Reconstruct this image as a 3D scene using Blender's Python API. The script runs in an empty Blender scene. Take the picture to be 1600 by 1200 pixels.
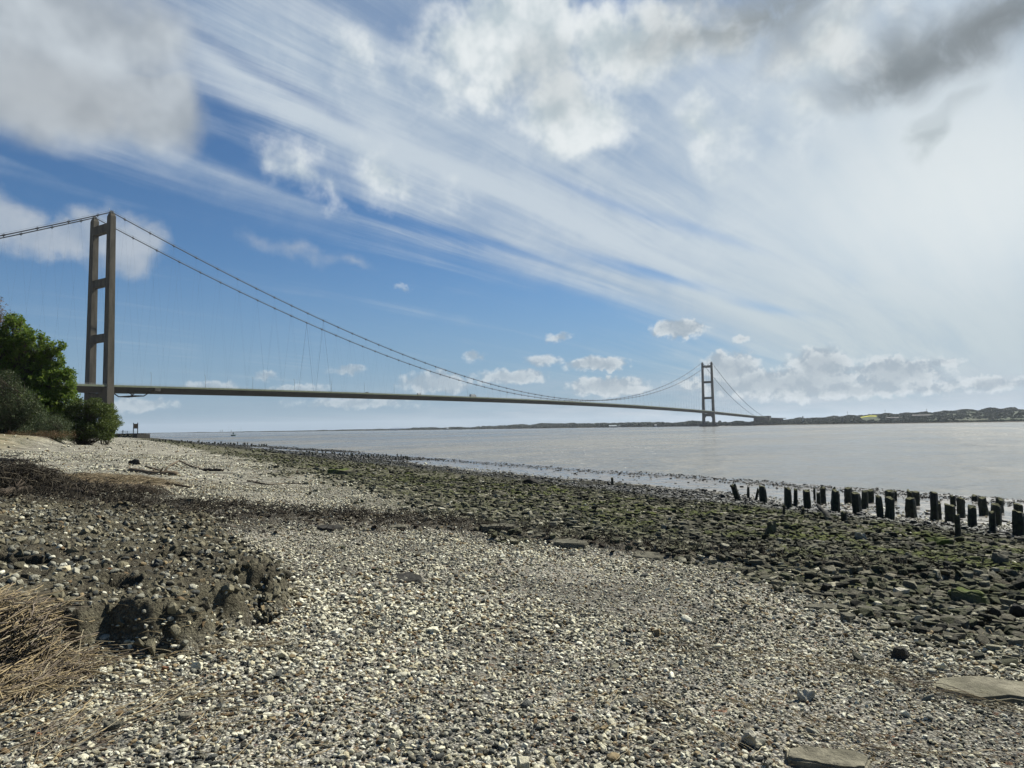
import bpy, bmesh, math, random
import numpy as np
from math import sin, cos, pi, radians, atan2, sqrt, tan, exp
from mathutils import Vector, Matrix, Euler
random.seed(7); rng = np.random.default_rng(11)
S = bpy.context.scene
C = S.collection

# ------------------------------------------------------------------ camera
PITCH, ROLL, FOC, EYE = 0.0637303, -0.0146867, 1080.272, 3.258
Rv = Vector((cos(ROLL), -sin(PITCH)*sin(ROLL), cos(PITCH)*sin(ROLL)))
Uv = Vector((-sin(ROLL), -sin(PITCH)*cos(ROLL), cos(PITCH)*cos(ROLL)))
Fv = Vector((0, cos(PITCH), sin(PITCH)))
cam = bpy.data.cameras.new('camera'); co = bpy.data.objects.new('camera', cam); C.objects.link(co)
M = Matrix((Rv, Uv, -Fv)).transposed().to_4x4(); M.translation = (0, 0, EYE)
co.matrix_world = M
cam.sensor_width = 36; cam.lens = FOC/1600*36; cam.clip_start = 0.05; cam.clip_end = 60000
S.camera = co

# ------------------------------------------------------------------ light
SUN_AZ, SUN_EL = radians(52), radians(47)      # azimuth measured from +Y towards +X
sd = Vector((sin(SUN_AZ)*cos(SUN_EL), cos(SUN_AZ)*cos(SUN_EL), sin(SUN_EL)))
sl = bpy.data.lights.new('sun', 'SUN'); sl.energy = 5.0; sl.angle = radians(0.5); sl.color = (1.0, 0.965, 0.87)
so = bpy.data.objects.new('sun', sl); C.objects.link(so)
so.rotation_euler = sd.to_track_quat('Z', 'Y').to_euler()
S.view_settings.view_transform = 'Standard'; S.view_settings.look = 'None'
S.view_settings.exposure = 0.85; S.view_settings.gamma = 1.0
S.render.engine = 'CYCLES'

def ray(px, py):
    return Fv + Rv*((px-800)/FOC) - Uv*((py-600)/FOC)
def azel(px, py):
    d = ray(px, py).normalized()
    return math.degrees(atan2(d.x, d.y)), math.degrees(math.asin(d.z))

# ------------------------------------------------------------------ node helper
class NT:
    def __init__(s, tree): s.t = tree; s.n = tree.nodes; s.l = tree.links
    def node(s, typ, props=None, **ins):
        n = s.n.new(typ)
        for k, v in (props or {}).items(): setattr(n, k, v)
        for k, v in ins.items():
            sock = n.inputs[int(k[1:])] if (k[0] == 'i' and k[1:].isdigit()) else n.inputs[k.replace('_', ' ')]
            s.set(sock, v)
        return n
    def set(s, sock, v):
        if isinstance(v, bpy.types.NodeSocket): s.l.new(v, sock)
        else:
            if hasattr(sock, 'default_value') and sock.type == 'RGBA' and len(v) == 3: v = (*v, 1)
            sock.default_value = v
    def m(s, op, a, b=0.0, c=0.0, clamp=False):
        return s.node('ShaderNodeMath', {'operation': op, 'use_clamp': clamp}, i0=a, i1=b, i2=c).outputs[0]
    def vm(s, op, a, b=(0, 0, 0)):
        n = s.node('ShaderNodeVectorMath', {'operation': op}, i0=a, i1=b)
        return n.outputs[1] if op in ('LENGTH', 'DOT_PRODUCT', 'DISTANCE') else n.outputs[0]
    def mapr(s, v, a, b, c=0.0, d=1.0, smooth=True):
        return s.node('ShaderNodeMapRange', {'interpolation_type': 'SMOOTHSTEP' if smooth else 'LINEAR'}, i0=v, i1=a, i2=b, i3=c, i4=d).outputs[0]
    def noise(s, vec, scale, detail=4, rough=0.5, out=0, dist=0.0):
        return s.node('ShaderNodeTexNoise', None, Vector=vec, Scale=scale, Detail=detail, Roughness=rough, Distortion=dist).outputs[out]
    def vor(s, vec, scale, out='Distance', feature='F1', rnd=1.0):
        return s.node('ShaderNodeTexVoronoi', {'feature': feature}, Vector=vec, Scale=scale, Randomness=rnd).outputs[out]
    def mix(s, f, a, b, mode='MIX'):
        n = s.n.new('ShaderNodeMix'); n.data_type = 'RGBA'; n.blend_type = mode
        s.set(n.inputs[0], f); s.set(n.inputs[6], a); s.set(n.inputs[7], b); return n.outputs[2]
    def ramp(s, f, stops, interp='LINEAR'):
        n = s.n.new('ShaderNodeValToRGB'); n.color_ramp.interpolation = interp
        el = n.color_ramp.elements
        while len(el) < len(stops): el.new(0.5)
        for e, (p, c) in zip(el, stops): e.position = p; e.color = (*c, 1)
        s.l.new(f, n.inputs[0]); return n.outputs[0]
    def map(s, vec, loc=(0, 0, 0), rot=(0, 0, 0), sc=(1, 1, 1), typ='POINT'):
        return s.node('ShaderNodeMapping', {'vector_type': typ}, Vector=vec, Location=loc, Rotation=rot, Scale=sc).outputs[0]
    def attr(s, name, typ='GEOMETRY', out=2):
        return s.node('ShaderNodeAttribute', {'attribute_name': name, 'attribute_type': typ}).outputs[out]
    def xyz(s, v): return s.node('ShaderNodeSeparateXYZ', None, i0=v).outputs
    def comb(s, x, y, z=0.0): return s.node('ShaderNodeCombineXYZ', None, i0=x, i1=y, i2=z).outputs[0]
    def bump(s, h, strength, dist, normal=None):
        n = s.node('ShaderNodeBump', None, Strength=strength, Distance=dist, Height=h)
        if normal is not None: s.l.new(normal, n.inputs['Normal'])
        return n.outputs[0]

def material(name, build):
    m = bpy.data.materials.new(name); m.use_nodes = True
    t = NT(m.node_tree); t.n.clear()
    out = t.n.new('ShaderNodeOutputMaterial'); p = t.n.new('ShaderNodeBsdfPrincipled')
    p.inputs['Roughness'].default_value = 0.9; p.inputs['Specular IOR Level'].default_value = 0.08
    t.l.new(p.outputs[0], out.inputs[0])
    build(t, p, out)
    return m
def srgb(r, g, b):
    f = lambda c: (c/255/12.92) if c/255 <= 0.04045 else ((c/255+0.055)/1.055)**2.4
    return (f(r), f(g), f(b))

# ------------------------------------------------------------------ world: sky with clouds laid out by direction
W = bpy.data.worlds.new('World'); S.world = W; W.use_nodes = True
def build_world():
    t = NT(W.node_tree); t.n.clear()
    out = t.n.new('ShaderNodeOutputWorld'); bg = t.n.new('ShaderNodeBackground')
    t.l.new(bg.outputs[0], out.inputs[0])
    sky = t.n.new('ShaderNodeTexSky'); sky.sky_type = 'NISHITA'; sky.sun_disc = False
    sky.sun_elevation = SUN_EL; sky.sun_rotation = SUN_AZ; sky.air_density = 1.0; sky.dust_density = 0.6; sky.ozone_density = 2.5
    SK = 0.075
    g = t.node('ShaderNodeTexCoord').outputs['Generated']
    d = t.vm('NORMALIZE', g)
    X, Y, Z = t.xyz(d)[:3]
    az = t.m('MULTIPLY', t.m('ARCTAN2', X, Y), 57.29578)
    el = t.m('MULTIPLY', t.m('ARCSINE', Z), 57.29578)
    P0 = t.comb(az, el)
    def warp(P, scale, amt, det, zoff):
        q = t.vm('ADD', P, (0, 0, zoff))
        n = t.noise(q, scale, det, 0.55, 1)
        v = t.vm('SUBTRACT', n, (0.5, 0.5, 0.5))
        v = t.vm('MULTIPLY', v, (amt, amt*0.7, 0))
        return t.vm('ADD', P, v)
    P1 = warp(P0, 0.12, 9.0, 2, 3.0)      # slow bends
    P2 = warp(P1, 0.6, 2.2, 4, 9.0)       # ragged edges
    P3 = warp(warp(P0, 0.5, 1.6, 2, 21.0), 1.9, 1.1, 5, 24.0)      # small clouds near the horizon
    def blob(P, px, py, rx, ry, rot=0, amp=1.0, inner=0.0):
        a0, e0 = azel(px, py)
        ax1, ex1 = azel(px+rx*.5, py); ax2, _ = azel(px-rx*.5, py)
        _, ey1 = azel(px, py-ry*.5); _, ey2 = azel(px, py+ry*.5)
        sx = abs(ax1-ax2); sy = abs(ey1-ey2)
        slope = (ex1-_)*0
        v = t.map(P, (a0, e0, 0), (0, 0, radians(-rot)), (sx, sy, 1), 'TEXTURE')
        v = t.vm('MULTIPLY', v, (1, 1, 0))
        L = t.vm('LENGTH', v)
        return L
    def soft(P, *a, amp=1.0, inner=0.0):
        return t.mapr(blob(P, *a), 1.0, inner, 0.0, amp)
    def cone(P, *a, amp=1.0):
        return t.m('MULTIPLY', t.m('SUBTRACT', 1.0, blob(P, *a)), amp)
    def fold(op, xs):
        r = xs[0]
        for x in xs[1:]: r = t.m(op, r, x)
        return r
    # ---- base
    base = t.mix(1.0, sky.outputs[0], (SK*0.60, SK*0.90, SK*1.15), 'MULTIPLY')
    hz = t.mapr(el, 15.0, -1.0, 0.0, 0.78)
    base = t.mix(hz, base, srgb(138, 163, 188))
    # ---- high streaky veil, in the plane of the cloud layer
    zz = t.m('ADD', t.m('MAXIMUM', Z, 0.0), 0.07)
    pl = t.comb(t.m('DIVIDE', X, zz), t.m('DIVIDE', Y, zz))
    vp = radians(41)
    pl = t.map(pl, (0, 0, 0), (0, 0, vp), (1, 1, 1))          # streaks now run along y
    st1 = t.noise(t.vm('MULTIPLY', pl, (1.5, 0.10, 1)), 1.0, 5, 0.55)
    plw = t.vm('ADD', pl, t.vm('MULTIPLY', t.vm('SUBTRACT', t.noise(t.vm('MULTIPLY', pl, (.8, .3, 1)), 1.0, 3, .5, 1), (.5, .5, .5)), (0.5, 0.6, 0)))
    st2 = t.noise(t.vm('MULTIPLY', plw, (4.0, 0.30, 1)), 1.0, 5, 0.6)
    st3 = t.noise(t.vm('MULTIPLY', plw, (11.0, 0.7, 1)), 1.0, 6, 0.7)
    wisp = t.noise(t.vm('ADD', P1, (0, 0, 61)), .22, 6, .62)
    brk = t.mapr(t.noise(t.vm('ADD', P0, (0, 0, 33)), .07, 3, .5), .4, .62, .15, 1.0)
    streak = t.m('ADD', t.m('MULTIPLY', st1, .42), t.m('ADD', t.m('MULTIPLY', st2, 0.34), t.m('ADD', t.m('MULTIPLY', wisp, .16), t.m('ADD', .07, t.m('MULTIPLY', t.m('MULTIPLY', t.m('SUBTRACT', st3, .5), brk), .34)))))
    veils = [soft(P0, 1560, 330, 900, 520, 0, amp=1.1, inner=0.35), soft(P0, 800, 300, 760, 150, 20, amp=0.85, inner=.3),
             soft(P0, 640, 360, 900, 75, 14, amp=0.40, inner=.2), soft(P0, 640, 90, 640, 240, 14, amp=0.80, inner=0.3),
             soft(P0, 1250, 470, 480, 90, 18, amp=0.75), soft(P0, 1300, 150, 700, 330, 0, amp=0.7, inner=.4), soft(P0, 330, 270, 420, 60, 12, amp=0.35),
             soft(P0, 1400, 520, 500, 90, 8, amp=0.6), soft(P0, 0, 100, 500, 260, 0, amp=.35, inner=.3)]
    gaps = [soft(P0, 560, 325, 560, 20, 13.5, amp=0.7), soft(P0, 470, 148, 290, 26, 21, amp=0.6), soft(P0, 950, 315, 230, 17, 24, amp=0.55),
            soft(P0, 345, 232, 85, 26, 14, amp=0.7), soft(P0, 1010, 425, 230, 17, 18, amp=0.7), soft(P0, 60, 250, 240, 22, 12, amp=.7),
            soft(P0, 1200, 482, 120, 14, 16, amp=0.6), soft(P0, 1100, 360, 170, 14, 25, amp=.4)]
    v = fold('ADD', veils)
    v = t.m('MINIMUM', v, 1.12)
    v = t.m('SUBTRACT', v, fold('ADD', gaps))
    v = t.m('ADD', v, t.m('MULTIPLY', t.m('SUBTRACT', streak, 0.55), t.m('MULTIPLY', t.mapr(el, 34, 20, 1.5, 3.2), t.m('ADD', 1.0, soft(P0, 1600, 300, 800, 500, 0, amp=-.75)))))
    edge = t.mapr(v, -0.05, 1.25, 0.0, 0.96)
    edge = t.m('MULTIPLY', edge, t.m('MULTIPLY', t.mapr(Y, -.25, .2), t.mapr(el, 62, 46)))
    whiteness = soft(P0, 1500, 300, 900, 420, 0)
    vcol = t.mix(whiteness, srgb(156, 176, 198), srgb(213, 223, 226))
    vcol = t.mix(t.mapr(streak, .46, .64, 0.0, 0.7), vcol, srgb(212, 221, 227))
    low = t.mapr(el, 16, 4, 0.0, 0.75)
    vcol = t.mix(low, vcol, srgb(190, 203, 208))
    vcol = t.mix(soft(P0, 1540, 300, 420, 260, 0, amp=.75), vcol, srgb(230, 236, 236))
    col = t.mix(edge, base, vcol)
    # ---- cumulus
    def cum(P, cones, nscale, namp, lo, hi, zoff, det=6):
        f = fold('MAXIMUM', cones)
        q = t.vm('ADD', P0, (0, 0, zoff))
        n = t.noise(q, nscale, det, 0.6)
        n2 = t.noise(t.vm('ADD', q, (0.25/nscale, 0.55/nscale, 0)), nscale, 3, 0.55)
        n1 = t.noise(q, nscale, 3, 0.55)
        dens = t.m('ADD', f, t.m('MULTIPLY', t.m('SUBTRACT', n, 0.5), namp))
        a = t.mapr(dens, lo, hi)
        emb = t.m('SUBTRACT', n1, n2)
        return a, dens, emb
    big = [cone(P1, 90, 50, 290, 190, 0), cone(P1, 60, 140, 260, 110, 0), cone(P1, 235, 170, 115, 75, 10), cone(P1, 40, -40, 260, 120)]
    a, dn, em = cum(P2, big, 0.19, 0.62, -0.05, 0.50, 40)
    bc = t.mix(t.mapr(em, -.34, .26), srgb(160, 169, 177), srgb(202, 210, 216))
    bc = t.mix(t.mapr(soft(P1, 100, 160, 260, 110), 0, 1, 0, .45), bc, srgb(152, 156, 159))
    col = t.mix(t.m('MULTIPLY', a, .93), col, bc)
    mid = [cone(P2, 800, 70, 190, 130, 0), cone(P2, 900, 165, 150, 90, 10), cone(P2, 1000, 60, 200, 100, 0), cone(P2, 1120, 195, 60, 85, 0, amp=.6), cone(P2, 1240, 170, 80, 90, amp=.45),
           cone(P2, 455, 252, 72, 50, 20, amp=.5), cone(P2, 500, 285, 60, 32, 30, amp=.45), cone(P2, 625, 278, 110, 50, 10, amp=.5), cone(P2, 560, 80, 60, 80, 60, amp=.4), cone(P2, 1300, 60, 160, 90, amp=.6)]
    a, dn, em = cum(P2, mid, 0.33, 0.9, 0.02, 0.62, 55)
    bc = t.mix(t.mapr(em, -.30, .22), srgb(190, 203, 209), srgb(234, 239, 240))
    bc = t.mix(t.mapr(soft(P2, 850, 120, 120, 90), 0, 1, 0, .35), bc, srgb(160, 168, 172))
    col = t.mix(t.m('MULTIPLY', a, .94), col, bc)
    lef = [cone(P2, 5, 345, 95, 55, 0), cone(P2, 90, 378, 130, 34, 0), cone(P2, 190, 384, 95, 58, 0), cone(P2, 470, 392, 70, 30, 15, amp=.35), cone(P2, 540, 410, 60, 16, 15, amp=.3)]
    a, dn, em = cum(P2, lef, 0.4, 0.6, 0.0, 0.6, 65)
    bc = t.mix(t.mapr(em, -.3, .3), srgb(160, 174, 190), srgb(184, 193, 203))
    col = t.mix(t.m('MULTIPLY', a, .88), col, bc)
    # ---- bank of low cloud above the horizon
    lay = t.noise(t.vm('MULTIPLY', P0, (0.10, 0.75, 1)), 1.0, 5, 0.6)
    lw = t.m('MULTIPLY', t.mapr(az, -20, 12, 0.12, 1.0), t.mapr(el, 5.2, 1.5))
    lm = t.m('MULTIPLY', lw, t.mapr(lay, 0.30, 0.62, 0.1, .85))
    col = t.mix(lm, col, t.mix(t.mapr(lay, .4, .7), srgb(168, 183, 197), srgb(184, 194, 204)))
    hor = [cone(P3, 680, 598, 70, 22), cone(P3, 800, 588, 75, 16, 0, amp=.7), cone(P3, 950, 604, 80, 20), cone(P3, 1142, 574, 60, 34), cone(P3, 1282, 574, 64, 40), cone(P3, 1215, 598, 200, 30),
           cone(P3, 1400, 584, 100, 34), cone(P3, 1548, 600, 60, 20), cone(P3, 1062, 515, 56, 20), cone(P3, 935, 569, 62, 15, amp=.9), cone(P3, 742, 558, 24, 13, amp=.5), cone(P3, 872, 528, 24, 13, amp=.45),
           cone(P3, 543, 580, 40, 10, amp=.6), cone(P3, 1160, 527, 18, 8, amp=.5), cone(P3, 335, 605, 60, 12, amp=.8), cone(P3, 470, 608, 60, 10, amp=.7), cone(P3, 630, 452, 22, 9, amp=.3), cone(P3, 850, 565, 45, 12, amp=.55), cone(P3, 1470, 568, 50, 8, amp=.5),
           cone(P3, 415, 586, 26, 10, amp=.5), cone(P3, 220, 632, 80, 14, amp=.6), cone(P3, 560, 630, 140, 14, amp=.55), cone(P3, 1330, 608, 260, 22, amp=.8)]
    a, dn, em = cum(P3, hor, 0.95, 0.8, 0.05, 0.38, 75)
    # bright tops, grey flat bases: compare the field just above with the field here
    up = t.mapr(dn, .15, .8)
    bc = t.mix(t.mapr(em, -.16, .11), srgb(160, 175, 187), srgb(216, 223, 227))
    bc = t.mix(t.m('MULTIPLY', up, .75), bc, srgb(164, 177, 187))
    col = t.mix(t.m('MULTIPLY', a, t.mapr(az, -16, 14, .6, .95)), col, bc)
    # ---- grey scud, upper right
    scd = [(soft(P2, 1180, 0, 330, 105, -6, amp=.85), (138, 147, 151)), (soft(P2, 1225, 70, 90, 75, -25, amp=.45), (150, 158, 162)),
           (soft(P2, 1390, 100, 210, 66, -10, amp=.9, inner=0.0), (122, 131, 136)), (soft(P2, 1545, 40, 260, 90, -12, amp=.95, inner=0.0), (128, 136, 141)), (soft(P2, 1350, 20, 160, 60, -20, amp=.5), (150, 158, 162)),
           (soft(P2, 1435, 225, 34, 62, 8, amp=.6), (158, 170, 175)), (soft(P2, 1470, 165, 70, 26, -15, amp=.4), (165, 175, 180))]
    nm = t.mapr(t.noise(t.vm('ADD', P1, (0, 0, 90)), 0.35, 4, 0.55), 0.25, 0.6, .35, 1.0)
    for mk, c3 in scd: col = t.mix(t.m('MULTIPLY', mk, nm), col, srgb(*c3))
    t.l.new(col, bg.inputs[0]); bg.inputs[1].default_value = 0.555
    W.cycles.sampling_method = 'MANUAL'; W.cycles.sample_map_resolution = 512
build_world()

# ------------------------------------------------------------------ numpy noise and terrain
def _h(ix, iy, seed):
    n = (ix.astype(np.int64)*374761393 + iy.astype(np.int64)*668265263 + seed*1442695041) & 0x7fffffff
    n = (n ^ (n >> 13))*1274126177 & 0x7fffffff
    return ((n ^ (n >> 16)) & 0xffff)/65535.0
def vn(x, y, seed=0):
    x = np.asarray(x, float); y = np.asarray(y, float)
    ix = np.floor(x); iy = np.floor(y); fx = x-ix; fy = y-iy
    fx = fx*fx*(3-2*fx); fy = fy*fy*(3-2*fy)
    a = _h(ix, iy, seed); b = _h(ix+1, iy, seed); c = _h(ix, iy+1, seed); d = _h(ix+1, iy+1, seed)
    return (a*(1-fx)+b*fx)*(1-fy)+(c*(1-fx)+d*fx)*fy
def fbm(x, y, seed=0, o=4):
    s = 0; a = .5; t = 0
    for i in range(o):
        s = s+a*vn(x*2**i, y*2**i, seed+i*17); t += a; a *= .5
    return s/t
def sstep(a, b, x):
    t = np.clip((x-a)/(b-a), 0, 1); return t*t*(3-2*t)

def s_of(x, y): return 33.4-(x+.58*y)/1.156
PS = [-4000, -60, -20, -6, 0, 1.2, 2.5, 5, 8, 13, 20, 27, 32, 36, 42, 50, 62, 90, 200, 4000]
PZ = [-4, -3.5, -1.6, -.45, -.05, .03, .0, .035, .12, .38, .92, 1.45, 1.74, 1.98, 2.35, 3.0, 4.0, 5.5, 7, 12]
SHELF = np.array([(-5.2, 11.6), (-4.0, 9.3), (-3.1, 7.8), (-2.3, 6.5), (-1.95, 5.9), (-1.95, 5.3), (-2.4, 4.75), (-3.1, 4.35), (-4.2, 3.9), (-7, 3.0), (-14, 2.5), (-22, 8), (-17, 15.5), (-11, 14.5)])
def sdist_poly(x, y, poly):
    x = np.asarray(x, float); y = np.asarray(y, float)
    d = np.full(x.shape, 1e9); ins = np.zeros(x.shape, bool); n = len(poly)
    for i in range(n):
        ax, ay = poly[i]; bx, by = poly[(i+1) % n]
        ex, ey = bx-ax, by-ay; t = np.clip(((x-ax)*ex+(y-ay)*ey)/(ex*ex+ey*ey), 0, 1)
        d = np.minimum(d, np.hypot(x-ax-t*ex, y-ay-t*ey))
        c = ((ay > y) != (by > y)) & (x < (bx-ax)*(y-ay)/(by-ay+1e-12)+ax); ins ^= c
    return np.where(ins, d, -d)
HOLES = [(-3.22, 6.62, .30, .17, .34), (-4.15, 6.05, .55, .20, .34), (-4.75, 5.7, .5, .2, .26), (-2.25, 5.9, .18, .22, .2), (-2.0, 5.5, .12, .2, .14), (-3.0, 5.35, .16, .1, .14), (-2.6, 7.0, .12, .1, .1)]
def shelf_mask(x, y):
    d = sdist_poly(x, y, SHELF)+(fbm(x*1.3, y*1.3, 5, 4)-.5)*.8+(fbm(x*6, y*6, 9, 3)-.5)*.22
    return d
def wrack_mask(x, y):
    lx = np.array([-26, -10.3, -7.8, -4.7, -2.5, 0, 2.2, 7]); ly = np.array([22.5, 15.2, 14.1, 12.9, 12.9, 11.9, 10.7, 8.8])
    yc = np.interp(x, lx, ly)+(fbm(x*.35, y*0+3, 33, 3)-.5)*1.2; w = np.interp(x, lx, [3.0, 2.7, 2.1, 1.6, 1.35, 1.0, .6, .2])
    dd = np.abs(y-yc)/w+(fbm(x*.9, y*1.6, 31, 4)-.5)*1.9+(fbm(x*5, y*5, 34, 3)-.5)*.9
    return sstep(1.25, .35, dd)
def rock_mask(x, y):
    s = s_of(x, y)
    up = np.interp(y, [0, 8, 15, 25, 50, 150, 400], [27.2, 27.6, 28.6, 28.0, 25.8, 24.5, 23])+(fbm(x*.5, y*.35, 41, 4)-.5)*4.5
    lo = np.interp(y, [0, 18, 33, 38, 52, 60, 85, 136, 400], [13.5, 12.5, 8.6, 9.0, 10.5, 9.0, 7.5, 8.5, 8.0])+(fbm(x*.4, y*.3, 43, 4)-.5)*3
    return sstep(0, 2.2, up-s)*sstep(0, 1.0, s-lo)
def bar_mask(x, y):
    s = s_of(x, y)
    c = np.interp(y, [0, 28, 44, 53, 79, 200], [2.6, 2.4, 2.0, 3.2, 3.6, 3.0])+(fbm(x*.15, y*.15, 51, 3)-.5)*1.5
    return sstep(1.0, .1, np.abs(s-c)/2.0+(fbm(x*1.5, y*1.5, 52, 4)-.5)*1.3)*sstep(150, 90, y)
def straw_mask(x, y):
    d = np.hypot((x+12.0)/2.6, (y-20.2)/2.2)+(fbm(x*.7, y*.7, 61, 4)-.5)*1.0
    return sstep(1.1, .5, d)
def terr(x, y):
    x = np.asarray(x, float); y = np.asarray(y, float)
    s = s_of(x, y); r = np.hypot(x, y)
    z = np.interp(s, PS, PZ)
    z = z+(fbm(x*.25, y*.25, 1, 3)-.5)*.16*sstep(6, 20, s)+(fbm(x*1.5, y*1.5, 2, 3)-.5)*.05*sstep(4, 12, s)
    z = z+bar_mask(x, y)*.05
    z = z+(fbm(x*.6, y*.6, 3, 3)-.5)*.05*sstep(16, 8, s)*sstep(0, 5, s)
    z = z+(fbm(x*3.2, y*2.4, 13, 3)-.5)*.045*sstep(18, 24, s)*sstep(60, 30, r)
    rm = rock_mask(x, y); z = z+rm*(fbm(x*3, y*3, 4, 3)-.5)*.12
    d = shelf_mask(x, y)
    far = sstep(14.5, 7.5, y+ .25*(x+4))
    sh = sstep(-.08, .16, d)*(.27*far+.03)
    sh = sh+sstep(.0, .25, d)*((fbm(x*3.5, y*3.5, 6, 4)-.5)*.13+(fbm(x*12, y*12, 7, 3)-.5)*.055)
    for hx, hy, ha, hb, hd in HOLES:
        q = np.hypot((x-hx)/ha, (y-hy)/hb)+(fbm(x*7, y*7, 8, 3)-.5)*.6
        sh = sh-hd*sstep(1.05, .7, q)
    z = z+sh
    z = z+wrack_mask(x, y)*(.05+fbm(x*4, y*4, 10, 3)*.06)
    z = z+straw_mask(x, y)*.16
    # small chalky bank under the trees
    z = z+sstep(37.5, 41, s+(fbm(x*.2, y*.2, 12, 3)-.5)*3)*sstep(45, 60, y)*.9
    return z
def tz(x, y): return float(terr(np.array([x]), np.array([y]))[0])
def spot(px, py):
    """where a sight line meets the beach"""
    d = ray(px, py); ts = np.concatenate([np.linspace(1.5, 30, 1200), np.linspace(30, 500, 3000)])
    zz = terr(d.x*ts, d.y*ts); rz = EYE+d.z*ts
    i = np.argmax(rz < zz)
    if not (rz < zz).any(): i = len(ts)-1
    t = ts[i]; return float(d.x*t), float(d.y*t), float(zz[i])

# ------------------------------------------------------------------ object helpers
def tag(o, label=None, cat=None, group=None, kind=None):
    if label: o['label'] = label
    if cat: o['category'] = cat
    if group: o['group'] = group
    if kind: o['kind'] = kind
    return o
def empty(name, label, cat, loc=(0, 0, 0), rz=0, group=None):
    o = bpy.data.objects.new(name, None); C.objects.link(o); o.location = loc; o.rotation_euler = (0, 0, rz); o.empty_display_size = .1
    return tag(o, label, cat, group)
class MB:
    def __init__(s): s.v = []; s.f = []
    def add(s, v, f):
        n = len(s.v); s.v += [tuple(p) for p in v]; s.f += [tuple(i+n for i in q) for q in f]; return s
    def box(s, x0, x1, y0, y1, z0, z1):
        return s.add([(x0, y0, z0), (x1, y0, z0), (x1, y1, z0), (x0, y1, z0), (x0, y0, z1), (x1, y0, z1), (x1, y1, z1), (x0, y1, z1)],
                     [(3, 2, 1, 0), (4, 5, 6, 7), (0, 1, 5, 4), (1, 2, 6, 5), (2, 3, 7, 6), (3, 0, 4, 7)])
    def frustum(s, c0, h0, c1, h1):
        """box from centre c0 with half sizes h0=(hx,hy) to c1,h1"""
        v = []
        for c, h in ((c0, h0), (c1, h1)):
            for a, b in ((-1, -1), (1, -1), (1, 1), (-1, 1)): v.append((c[0]+a*h[0], c[1]+b*h[1], c[2]))
        return s.add(v, [(3, 2, 1, 0), (4, 5, 6, 7), (0, 1, 5, 4), (1, 2, 6, 5), (2, 3, 7, 6), (3, 0, 4, 7)])
    def tube(s, pts, rad, n=6, cap=True):
        pts = [Vector(p) for p in pts]; m = len(pts)
        rad = [rad]*m if not hasattr(rad, '__len__') else rad
        v = []; f = []
        t0 = (pts[1]-pts[0]).normalized(); a = t0.orthogonal().normalized()
        for i, p in enumerate(pts):
            t = (pts[min(i+1, m-1)]-pts[max(i-1, 0)]).normalized()
            a = (a-t*a.dot(t)).normalized(); b = t.cross(a)
            for k in range(n):
                w = 2*pi*k/n; v.append(p+(a*cos(w)+b*sin(w))*rad[i])
        for i in range(m-1):
            for k in range(n):
                k2 = (k+1) % n; f.append((i*n+k, i*n+k2, (i+1)*n+k2, (i+1)*n+k))
        if cap: f.append(tuple(range(n-1, -1, -1))); f.append(tuple((m-1)*n+k for k in range(n)))
        return s.add(v, f)
    def prism(s, prof, x0, x1, cap=True):
        """profile (y,z) swept along x"""
        n = len(prof); v = [(x0, y, z) for y, z in prof]+[(x1, y, z) for y, z in prof]
        f = [(k, (k+1) % n, n+(k+1) % n, n+k) for k in range(n)]
        if cap: f += [tuple(range(n-1, -1, -1)), tuple(range(n, 2*n))]
        return s.add(v, f)
    def build(s, name, mat, parent=None, smooth=False):
        me = bpy.data.meshes.new(name); me.from_pydata(s.v, [], s.f); me.update()
        if smooth: me.polygons.foreach_set('use_smooth', [True]*len(me.polygons))
        if mat: me.materials.append(mat)
        o = bpy.data.objects.new(name, me); C.objects.link(o)
        if parent: o.parent = parent
        return o
def npmesh(name, v, f, mat, attrs=None, smooth=True):
    me = bpy.data.meshes.new(name); v = np.asarray(v, np.float32); f = np.asarray(f, np.int32)
    me.vertices.add(len(v)); me.vertices.foreach_set('co', v.ravel())
    k = f.shape[1]; me.loops.add(f.size); me.loops.foreach_set('vertex_index', f.ravel())
    me.polygons.add(len(f)); me.polygons.foreach_set('loop_start', np.arange(0, f.size, k, dtype=np.int32))
    try: me.polygons.foreach_set('loop_total', np.full(len(f), k, np.int32))
    except Exception: pass
    for n, a in (attrs or {}).items():
        at = me.attributes.new(n, 'FLOAT', 'POINT'); at.data.foreach_set('value', np.asarray(a, np.float32))
    me.update(calc_edges=True); me.validate()
    if smooth: me.polygons.foreach_set('use_smooth', np.ones(len(me.polygons), bool))
    if mat: me.materials.append(mat)
    o = bpy.data.objects.new(name, me); C.objects.link(o); return o

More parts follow.
